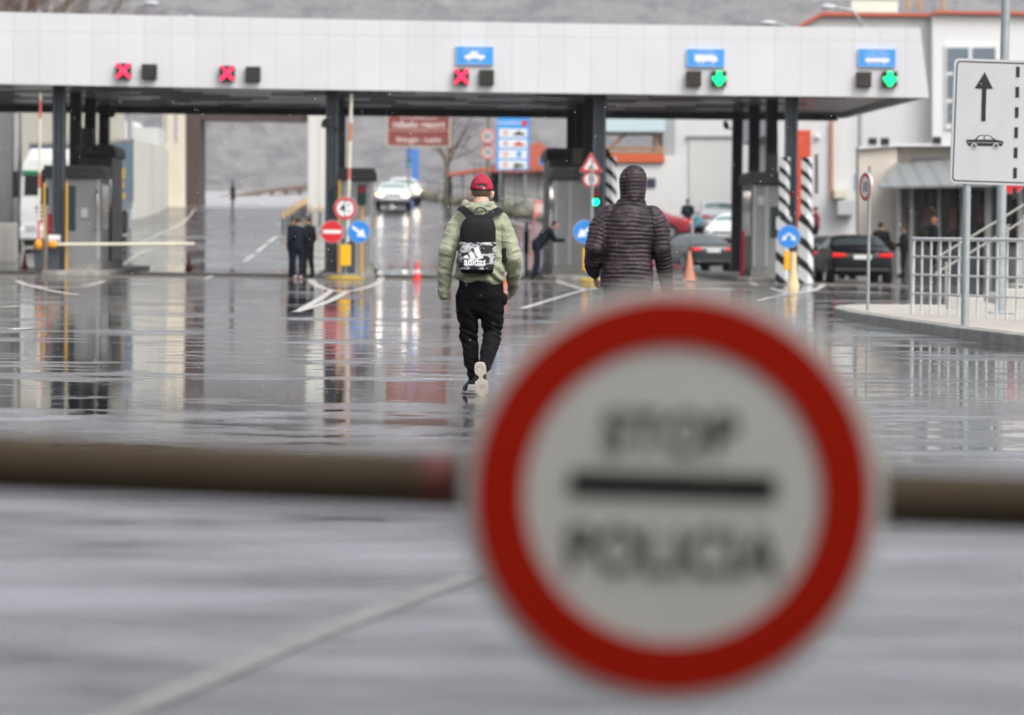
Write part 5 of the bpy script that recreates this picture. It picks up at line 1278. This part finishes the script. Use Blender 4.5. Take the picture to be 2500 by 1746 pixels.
MB().ell((cx,cy,cz+.128), .008,.008,.005).build('cap_button', CAPM, cap, smooth=True)
mb = MB(); br = []
for k in range(13):
    a = R(15+150*k/12); br.append((cx+.088*math.cos(a), cy+.1*math.sin(a)))
out = [(cx+.085*math.cos(R(10+160*k/12)), cy+.1*math.sin(R(10+160*k/12))+.07*math.sin(math.pi*k/12)) for k in range(13)]
mb.vprism(out[:]+br[::-1], cz-.012, cz-.006); mb.build('cap_brim', CAPM, cap)
mb = MB(); mb.ring((cx+.021,cz+.004), .006, .0095, cy-.114, cy-.109, 4); mb.build('cap_buckle', mat('pale metal', (.8,.8,.8), .3), cap)
# jacket
GRN = bpy.data.materials.new('sage green nylon'); GRN.use_nodes = True
def grn():
    n = GRN.node_tree; B = n.nodes['Principled BSDF']; L = n.links.new
    t = nd(n, 'ShaderNodeTexCoord'); a = nd(n, 'ShaderNodeTexNoise'); a.inputs['Scale'].default_value = 5; a.inputs['Detail'].default_value = 6; L(t.outputs['Object'], a.inputs[0])
    r = nd(n, 'ShaderNodeValToRGB'); r.color_ramp.elements[0].position = .35; r.color_ramp.elements[0].color = (.245,.262,.17,1); r.color_ramp.elements[1].position = .65; r.color_ramp.elements[1].color = (.325,.345,.235,1)
    L(a.outputs['Fac'], r.inputs[0]); L(r.outputs[0], B.inputs['Base Color']); B.inputs['Roughness'].default_value = .5; B.inputs['Sheen Weight'].default_value = .3
    mp = nd(n, 'ShaderNodeMapping'); mp.inputs['Scale'].default_value = (1,1,2.4); mp.inputs['Rotation'].default_value = (0,.5,0); L(t.outputs['Object'], mp.inputs[0])
    w_ = nd(n, 'ShaderNodeTexNoise'); w_.inputs['Scale'].default_value = 26; w_.inputs['Detail'].default_value = 4; w_.inputs['Distortion'].default_value = 1.2; L(mp.outputs[0], w_.inputs[0])
    bp = nd(n, 'ShaderNodeBump'); bp.inputs['Strength'].default_value = .4; bp.inputs['Distance'].default_value = .01; L(w_.outputs['Fac'], bp.inputs['Height']); L(bp.outputs[0], B.inputs['Normal'])
grn()
mb = MB()
tor = [(.915,.045,0,.17,.105),(.94,.037,0,.197,.13),(1.0,.033,.0,.207,.14),(1.1,.034,.0,.2,.14),(1.2,.034,.01,.193,.14),(1.3,.03,.02,.2,.14),(1.38,.025,.02,.205,.135),(1.44,.02,.02,.19,.12),(1.49,.02,.02,.145,.1),(1.53,.025,.03,.1,.085),(1.56,.03,.04,.075,.075)]
mb.loft(tor, 40, e=2.5)
limb(mb, [(-.13,.02,1.43)]+JL[:0]+[(-.165,.01,1.38), JL[1]+(0,) if False else Vector(JL[1])+Vector((0,0,.0)), Vector((X(1083),-.06,Z(665))), (X(1081.5),-.03,Z(712)), (X(1081.5),-.03,Z(722))], [.078,.082,.068,.061,.05,.04])
limb(mb, [(.18,.02,1.44),(.215,.01,1.38),(X(1251),-.02,Z(630)),(X(1252),.07,Z(668)),(X(1249.5),.15,Z(702)),(X(1249.5),.16,Z(711))], [.075,.082,.074,.064,.048,.036])
def jd(co, n):
    d = 0
    q = co
    arm = abs(co.x-.03) > .2 and co.z < 1.42
    if arm:
        zz = co.z*26 + 3*noise.noise(Vector((co.x*8, co.y*8, co.z*5))) + (co.x*14 if co.x < 0 else -co.x*14)
        k = .4+.9*math.exp(-((co.z-1.15)/.12)**2)+.5*math.exp(-((co.z-.87)/.06)**2)
        d += .0033*k*(math.sin(zz)*.45+1-abs(noise.noise(Vector((q.x*5, q.y*5, q.z*19+q.x*(9 if q.x < 0 else -9)))))*4)
    else:
        k = .5+1.3*math.exp(-((co.z-.97)/.06)**2)
        d += .007*k*math.sin(co.z*60+4*noise.noise(Vector((co.x*6,co.y*6,co.z*4)))+abs(co.x)*30)
        d += .012*noise.noise(Vector((co.x*11, co.y*11, co.z*4)))
    d += .006*noise.noise(q*16)
    rg = 1-abs(noise.noise(Vector((q.x*9+q.z*(7 if q.x < 0 else -7), q.y*7, q.z*17))))*3
    d += .004*max(0, rg)
    if abs(co.z-.935) < .012 and not arm: d -= .006
    return d
jk = meobj('jacket', remesh(mb, .0065, 2, jd), GRN, body)
mb = MB()   # bunched hood lying on the collar
for i in range(3):
    pts = []; rr_ = []
    for k in range(15):
        a = R(-20+220*k/14)+math.pi; q = .115+.012*i-.018*(i == 2)
        pts.append((.014+q*math.cos(a)*1.0, .045+q*.95*math.sin(a), 1.585-.032*i-.02*math.sin(math.pi*k/14)+.004*math.sin(k*1.7+i)))
        rr_.append(.021+.006*math.sin(k*.9+i*2)+(.009*math.sin(math.pi*k/14)))
    mb.tube(pts, rr_, 10)
mb.tube([(-.09,.02,1.53),(0,-.07,1.53),(.11,.02,1.53)], [.03,.042,.03], 12)
meobj('jacket_hood', remesh(mb, .006, 2, lambda c, n: .009*noise.noise(Vector((c.x*14, c.y*14, c.z*34)))), GRN, jk)
# trousers
TRO = mat('black jogger cloth', (.007,.007,.009), .85, var=.25, scale=12, spec=.12)
mb = MB()
mb.loft([(.665,.04,.01,.15,.07),(.72,.04,.01,.178,.1),(.8,.04,0,.192,.125),(.88,.038,0,.188,.125),(.96,.034,0,.178,.115)], 36)
limb(mb, [(X(1138),.0,.82),(X(1138),.02,.69),(X(1142),.06,.56),(X(1143),.075,.45),(X(1148),.055,.33),(X(1152),.035,.22),(X(1154),.025,.17)], [.098,.093,.083,.071,.066,.058,.05])
limb(mb, [(X(1154),.025,.17),(X(1155),.03,.115)], [.043,.039])
limb(mb, [(X(1194),.0,.8),(X(1197),.02,.69),(X(1200),.045,.58),(X(1200),.04,.5),(X(1196),-.06,.405),(X(1190),-.16,.33),(X(1186),-.24,.265),(X(1183),-.29,.23)], [.108,.108,.092,.078,.072,.064,.054,.047])
mb.ell((X(1228),0,.79), .03,.05,.05)
def td(co, n):
    k = .5+1.2*math.exp(-((co.z-.47)/.08)**2)+1.1*math.exp(-((co.z-.2)/.06)**2)
    return .006*k*(1-abs(noise.noise(Vector((co.x*6+co.z*4,co.y*6,co.z*17+co.x*6))))*4)+.007*noise.noise(co*9)
meobj('trousers', remesh(mb, .0075, 4, td), TRO, body)
# shoes
SOLE = mat('off white rubber sole', (.62,.57,.48), .6, var=.12, scale=30); UP = mat('black knit upper', (.015,.015,.016), .7); UPW = mat('white knit panel', (.6,.6,.58), .6)
outl = [(0,.0),(.01,.026),(.05,.04),(.12,.048),(.25,.05),(.335,.045),(.375,.026),(.42,.017),(.47,.017),(.51,.03),(.555,.05),(.66,.056),(.78,.055),(.88,.046),(.96,.028),(1,0)]
def shoe(M, L_=.295, waist=True, lab=None):
    sh = thing_part = None
    k = outl if waist else [(u, (w_ if not .3 < u < .56 else .043)) for u, w_ in outl]
    pts = [(w_, u*L_) for u, w_ in k]+[(-w_*.95, u*L_) for u, w_ in k[-2:0:-1]]
    up = MB(T=lambda p: M @ p)
    up.add([], []); 
    tmp = MB(T=lambda p: M @ p)
    tmp.loft([(z, cx_, cy_, rx, ry) for z, cx_, cy_, rx, ry in ((.022,0,L_*.5,.045,L_*.48),(.045,0,L_*.49,.046,L_*.475),(.065,0,L_*.42,.041,L_*.4),(.085,0,L_*.3,.035,L_*.27),(.1,0,L_*.2,.032,L_*.16),(.115,0,L_*.18,.03,L_*.14))], 24)
    s_o = tmp.build('shoe', UP, body, smooth=True)
    q = MB(T=lambda p: M @ p); q.vprism(pts, 0.004, .026); q.build('sole', SOLE, s_o, bevel=.006)
    if waist:
        w_ = MB(T=lambda p: M @ p)
        for c_, r_ in (((0,.8*L_-.03),.016),((0,.8*L_-.03),.009)):
            for k_ in range(24):
                a, b_ = 2*math.pi*k_/24, 2*math.pi*(k_+1)/24
                w_.tube([(c_[0]+r_*math.cos(a), c_[1]+r_*math.sin(a), .003),(c_[0]+r_*math.cos(b_), c_[1]+r_*math.sin(b_), .003)], .0014, 5, cap=False)
        for k_ in range(7):
            a = R(200+140*k_/6); w_.ell((.028*math.cos(a), .065+.028*math.sin(a)*1.2, .003), .0045,.0045,.002, 8, 6)
        for dx, dy in ((-.03,.19),(-.015,.17),(.02,.185),(.032,.2)): w_.ell((dx,dy,.003), .005,.005,.002, 8, 6)
        w_.build('sole_studs', mat('sole shade', (.4,.36,.3), .6), s_o)
        wst = MB(T=lambda p: M @ p); wst.prism([(-.02,.03),(.02,.03),(.026,.05),(-.026,.05)], L_*.3, L_*.6); wst.build('shank', SOLE, s_o)
    else:
        q = MB(T=lambda p: M @ p); q.loft([(.03,0,.02,.047,.03),(.07,0,.02,.04,.03),(.08,0,.03,.034,.03)], 16); q.build('heel_patch', UPW, s_o, smooth=True)
    return s_o
M_ = Matrix.Translation((X(1155.5),-.05,0)) @ Matrix.Rotation(R(14), 4, 'Z'); shoe(M_, waist=False)
hl, to = Vector((X(1171.3),-.385,Z(880))), Vector((X(1177.5),-.36,.0))
yd = (to-hl).normalized(); zd = Vector((0,1,.08)); zd = (zd-yd*zd.dot(yd)).normalized(); xd = yd.cross(zd)
M_ = Matrix((xd, yd, zd)).transposed().to_4x4(); M_.translation = hl; shoe(M_, L_=.292)
# backpack
BPM = mat('black backpack cloth', (.009,.009,.011), .7, var=.2, scale=18, bump=.2, spec=.2)
CAM = bpy.data.materials.new('grey camouflage print'); CAM.use_nodes = True
def camo():
    n = CAM.node_tree; B = n.nodes['Principled BSDF']; L = n.links.new
    t = nd(n, 'ShaderNodeTexCoord'); sn = nd(n, 'ShaderNodeVectorMath', operation='SNAP'); sn.inputs[1].default_value = (.004,.5,.004); L(t.outputs['Object'], sn.inputs[0])
    mp = nd(n, 'ShaderNodeMapping'); mp.inputs['Scale'].default_value = (1,1,1.9); L(sn.outputs[0], mp.inputs[0])
    a = nd(n, 'ShaderNodeTexNoise'); a.inputs['Scale'].default_value = 11; a.inputs['Detail'].default_value = 2; a.inputs['Distortion'].default_value = .8; L(mp.outputs[0], a.inputs[0])
    r = nd(n, 'ShaderNodeValToRGB'); r.color_ramp.interpolation = 'CONSTANT'; e = r.color_ramp.elements; e[0].position = 0; e[0].color = (.015,.016,.02,1); e[1].position = .47; e[1].color = (.3,.3,.34,1)
    x = e.new(.53); x.color = (.62,.62,.64,1); x = e.new(.61); x.color = (.33,.33,.42,1); x = e.new(.66); x.color = (.02,.02,.03,1)
    L(a.outputs['Fac'], r.inputs[0])
    w_ = nd(n, 'ShaderNodeTexWave', bands_direction='DIAGONAL'); w_.inputs['Scale'].default_value = 42; L(t.outputs['Object'], w_.inputs[0])
    g_ = math_(n, 'MULTIPLY_ADD', w_.outputs['Fac'], .5); n.nodes[-1].inputs[2].default_value = .6
    mx = nd(n, 'ShaderNodeMix', data_type='RGBA', blend_type='MULTIPLY'); mx.inputs[0].default_value = .7; L(r.outputs[0], mx.inputs[6]); L(g_, mx.inputs[7]); L(mx.outputs[2], B.inputs['Base Color']); B.inputs['Roughness'].default_value = .6
camo()
o = thing('backpack', O1, 'black backpack with a grey camouflage pocket on the back of the man in green', 'backpack')
def bx(z): return X(1163.5 if z < 1.25 else 1163.5-(z-1.25)*10)
def slab(name, zs, mm, y0, par, sm_=True, e=3.2):
    q = MB(); q.loft([(z, X(c_), y0-d/2+.0, w_/2/s1, d/2) for z, c_, w_, d in zs], 40, e=e); return q.build(name, mm, par, smooth=sm_)
yb = -.13
slab('body', [(Z(591),1163,88,.15),(Z(575),1163,87.5,.15),(Z(560),1163.5,86,.145),(Z(550),1164,82,.14),(Z(541),1164.5,75,.13),(Z(534),1165.5,65,.11),(Z(528),1166,52,.09),(Z(525),1166.5,36,.06)], BPM, yb, o)
camo_o = slab('camouflage_pocket', [(Z(657),1161,82,.165),(Z(650),1161,85,.168),(Z(630),1162,88,.17),(Z(610),1162.5,89,.168),(Z(591.2),1163,89,.163)], CAM, yb+.004, o)
slab('bottom', [(Z(667),1162,70,.12),(Z(663),1162,78,.15),(Z(657.2),1161.5,82.5,.163)], BPM, yb+.004, o)
hm = MB(); hp = []
for k in range(13):
    a = math.pi*k/12; hp.append((X(1169.5-15*math.cos(a)), -.2-.012*math.sin(a), Z(523)+.055*math.sin(a)**.8))
hm.tube(hp, .0075, 8); hm.build('haul_loop', mat('speckled cord', (.12,.12,.13), .7, var=.9, scale=160), o, smooth=True)
for s, pts in ((-1, [(1146,-.15,530),(1135,-.13,519),(1126,-.1,512),(1118,-.04,508),(1117,.04,507)]), (1, [(1187,-.15,530),(1200,-.13,520),(1210,-.1,515),(1216,-.04,512),(1219,.04,511)])):
    q = MB(); vs = []; fs = []
    for i, (px, y, py) in enumerate(pts):
        c = Vector((X(px), y, Z(py))); u = Vector((.8, 0, -.55*s)).normalized()*(.03 if i else .036); vs += [c-u, c+u, c+u+Vector((0,.012,.004)), c-u+Vector((0,.012,.004))]
    for i in range(len(pts)-1):
        for k in range(4): fs.append((4*i+k, 4*i+4+k, 4*i+4+(k+1)%4, 4*i+(k+1)%4))
    fs += [(3,2,1,0), tuple(4*(len(pts)-1)+k for k in range(4))]; q.add(vs, fs); q.build('shoulder_strap', BPM, o, smooth=True)
q = MB(); q.box(X(1222), X(1232), -.09, .08, Z(640), Z(604)); 
q.T = None; q.build('side_strap', BPM, o, bevel=.01)
# printed mark and word on the pocket
yf_ = yb+.004-.168-.0035
PW2 = mat('white print', (.85,.85,.86), .6)
q = MB()
def pp_(l): return [(X(a), Z(b_)) for a, b_ in l]
def c4(px, py): return (1050+px/4.716, 400+py/4.716)
q.prism(pp_([c4(545,1085),c4(600,1085),c4(540,950),c4(490,978)]), yf_, yf_+.004)
q.prism(pp_([c4(462,1085),c4(515,1085),c4(468,1000),c4(430,1030)]), yf_, yf_+.004)
q.prism(pp_([c4(385,1085),c4(440,1085),c4(418,1045),c4(372,1066)]), yf_, yf_+.004)
q.build('three_stripe_mark', PW2, camo_o)
text('word_mark', 'adidas', .088, (X(1050+505/4.716), yf_, Z(400+1128/4.716)), PW2, camo_o, depth=.0015, xs=.82, bold=.0025)
camo_o.children[-1].location = (0,0,0)

# ---------------------------------------------------------------- man in the hooded quilted jacket
s2 = 312.; Y2 = F/s2; O2 = XG(1535, Y2, 0); pyb = proj((O2.x, O2.y, 0))[1]
def X2(px): return (px-1535)/s2
def Z2(py): return (pyb-py)/s2
sc = Z2(398)/1.888
mb = MB(); headparts(mb, (X2(1540),.06,1.735), 1, 1.02); limb(mb, [(X2(1538),.03,1.55),(X2(1540),.05,1.66)], [.07,.06]); limb(mb, [(-.02,0,.95),(-.02,.02,1.35),(-.01,.01,1.5)], [.12,.14,.09])
JL2 = [(X2(1472),.01,1.45),(X2(1446),-.06,Z2(612)),(X2(1448),.12,Z2(664))]; JR2 = [(X2(1592),.01,1.45),(X2(1611),-.04,Z2(612)),(X2(1625),.03,Z2(700))]
limb(mb, JL2, [.05,.045,.03]); limb(mb, JR2, [.05,.045,.03])
hand(mb, (X2(1449),.13,Z2(668)), (.12,.5,-.75), (-1,.1,.2), 1.05, .85, mirror=-1); hand(mb, (X2(1627),.04,Z2(706)), (0,.2,-1), (1,.1,0), 1., .7, mirror=1)
for s, dy in ((-1,.16),(1,-.12)):
    limb(mb, [(-.02+s*.1,0,.92),(-.02+s*.11,dy*.5,.5),(-.02+s*.1,dy,.1)], [.085,.06,.04]); limb(mb, [(-.02+s*.1,dy,.07),(-.02+s*.11,dy+.17,.04)], [.04,.035])
b2_ = meobj('person', remesh(mb, .006, 1), SKIN); b2_.location = O2; tag(b2_, 'person in a dark hooded quilted jacket walking away, legs hidden by the blurred round sign', 'person')
PUF = bpy.data.materials.new('dark plum camouflage nylon'); PUF.use_nodes = True
def puf():
    n = PUF.node_tree; B = n.nodes['Principled BSDF']; L = n.links.new
    t = nd(n, 'ShaderNodeTexCoord'); a = nd(n, 'ShaderNodeTexNoise'); a.inputs['Scale'].default_value = 7; a.inputs['Detail'].default_value = 3; a.inputs['Distortion'].default_value = .6; L(t.outputs['Object'], a.inputs[0])
    r = nd(n, 'ShaderNodeValToRGB'); r.color_ramp.interpolation = 'LINEAR'; e = r.color_ramp.elements; e[0].position = .44; e[0].color = (.018,.014,.017,1); e[1].position = .5; e[1].color = (.055,.034,.043,1); x = e.new(.58); x.color = (.026,.018,.022,1)
    L(a.outputs['Fac'], r.inputs[0]); L(r.outputs[0], B.inputs['Base Color']); B.inputs['Roughness'].default_value = .5; B.inputs['Specular IOR Level'].default_value = .3
    mp = nd(n, 'ShaderNodeMapping'); mp.inputs['Scale'].default_value = (2.2,2.2,1); L(t.outputs['Object'], mp.inputs[0])
    w_ = nd(n, 'ShaderNodeTexNoise'); w_.inputs['Scale'].default_value = 34; w_.inputs['Detail'].default_value = 3; L(mp.outputs[0], w_.inputs[0])
    bp = nd(n, 'ShaderNodeBump'); bp.inputs['Strength'].default_value = .6; bp.inputs['Distance'].default_value = .006; L(w_.outputs['Fac'], bp.inputs['Height']); L(bp.outputs[0], B.inputs['Normal'])
puf()
mb = MB()
mb.loft([(.90,-.022,0,.19,.13),(.93,-.024,0,.21,.145),(1.05,-.024,0,.2,.14),(1.2,-.024,.01,.198,.14),(1.35,-.018,.02,.212,.145),(1.45,-.012,.02,.215,.135),(1.51,-.008,.02,.18,.12),(1.56,-.002,.03,.13,.1),(1.61,.01,.04,.1,.09)], 44, e=2.5)
al, ar = [(X2(1480),.01,1.49),(X2(1462),0,1.4),(X2(1447),-.05,Z2(608)),(X2(1444),.03,Z2(645)),(X2(1449),.1,Z2(668))], [(X2(1585),.01,1.49),(X2(1601),0,1.4),(X2(1611),-.04,Z2(608)),(X2(1618),0,Z2(650)),(X2(1626),.03,Z2(702))]
limb(mb, al, [.08,.088,.078,.064,.046]); limb(mb, ar, [.08,.088,.078,.066,.05])
ALv = [Vector(q) for q in al]; ARv = [Vector(q) for q in ar]
def along(P, co):
    best = (9, 0); acc = 0
    for a, b in zip(P[:-1], P[1:]):
        d = b-a; L_ = d.length; t = max(0, min(1, (co-a).dot(d)/L_/L_)); q = (co-(a+d*t)).length
        if q < best[0]: best = (q, acc+t*L_)
        acc += L_
    return best
def puffd(co, n):
    arm = None
    for P in (ALv, ARv):
        q, u = along(P, co)
        edge = (-.215 if P is ALv else .178)
        if (co.x < edge if P is ALv else co.x > edge) and q < .12: arm = u
    pitch = .034
    u = arm if arm is not None else co.z+.02*abs(co.x)**1.0*(1 if co.z > 1.4 else 0)+.004*math.sin(co.x*9)+.013*noise.noise(co*3.2)
    if arm is None and co.z > 1.5: u = co.z+.35*abs(co.x+.01)*.5
    w_ = abs(math.sin(math.pi*(u/pitch)+.8*noise.noise(co*7)))**.55
    return .0078*w_*(1+1.1*noise.noise(co*11))+.008*noise.noise(co*6)-.004
jk2 = meobj('jacket', remesh(mb, .0062, 1, puffd), PUF, b2_)
mb = MB(); hx = X2(1540)
mb.loft([(1.565,hx-.005,.03,.098,.1),(1.6,hx-.002,.03,.096,.1),(1.65,hx,.04,.102,.112),(1.7,hx,.05,.106,.12),(1.76,hx,.055,.106,.124),(1.81,hx,.055,.097,.118),(1.845,hx,.055,.078,.1),(1.868,hx,.055,.05,.07),(1.876,hx,.055,.015,.02)], 36, e=2.1)
def hoodd(co, n):
    w_ = abs(math.sin(math.pi*(co.z+.9*(co.x-hx)**2+.012*noise.noise(co*4))/.03+.5*noise.noise(co*8)))**.55
    g_ = min(1, abs(abs(co.x-hx)-.038)/.006)
    return .0055*w_*(.35+.65*g_)*(1+.8*noise.noise(co*12))+.01*noise.noise(co*7)-.003
meobj('jacket_hood', remesh(mb, .0055, 1, hoodd), PUF, jk2)
mb = MB(); mb.loft([(.78,-.02,0,.19,.13),(.95,-.022,0,.19,.13)], 30)
for s, dy in ((-1,.16),(1,-.12)): limb(mb, [(-.02+s*.09,0,.8),(-.02+s*.11,dy*.5,.5),(-.02+s*.1,dy,.14)], [.1,.08,.06])
meobj('trousers', remesh(mb, .009, 2, td), mat('charcoal trousers cloth', (.03,.03,.033), .8), b2_)
mb = MB()
for s, dy in ((-1,.16),(1,-.12)): limb(mb, [(-.02+s*.1,dy-.03,.05),(-.02+s*.11,dy+.18,.042)], [.05,.042])
meobj('shoes', remesh(mb, .008, 1), BLACK, b2_)
# ---------------------------------------------------------------- sleet in the air
random.seed(99); mb = MB()
for _ in range(1000):
    Yd = random.uniform(14, 40); px, py = random.uniform(0,2500), random.uniform(0,1000); c = W(px, py, Yd)
    if c.z < .1: continue
    r = random.uniform(.0016,.0036)*Yd/28; mb.ell(c, r, r, r*random.uniform(1,1.6), 6, 4)
tag(mb.build('sleet', mat('sleet', (.85,.87,.9), .4)), kind='stuff')
# ---------------------------------------------------------------- haze
HZ = bpy.data.materials.new('haze'); HZ.use_nodes = True; n = HZ.node_tree; n.nodes.clear()
ou = n.nodes.new('ShaderNodeOutputMaterial'); pv = n.nodes.new('ShaderNodeVolumePrincipled'); pv.inputs['Color'].default_value = (.86,.87,.95,1); pv.inputs['Density'].default_value = .00012; pv.inputs['Anisotropy'].default_value = .2
n.links.new(pv.outputs[0], ou.inputs['Volume'])
if True:
    o = MB().box(-4200, 4200, -70, 5300, -14, 470).build('haze', HZ); o['kind'] = 'stuff'
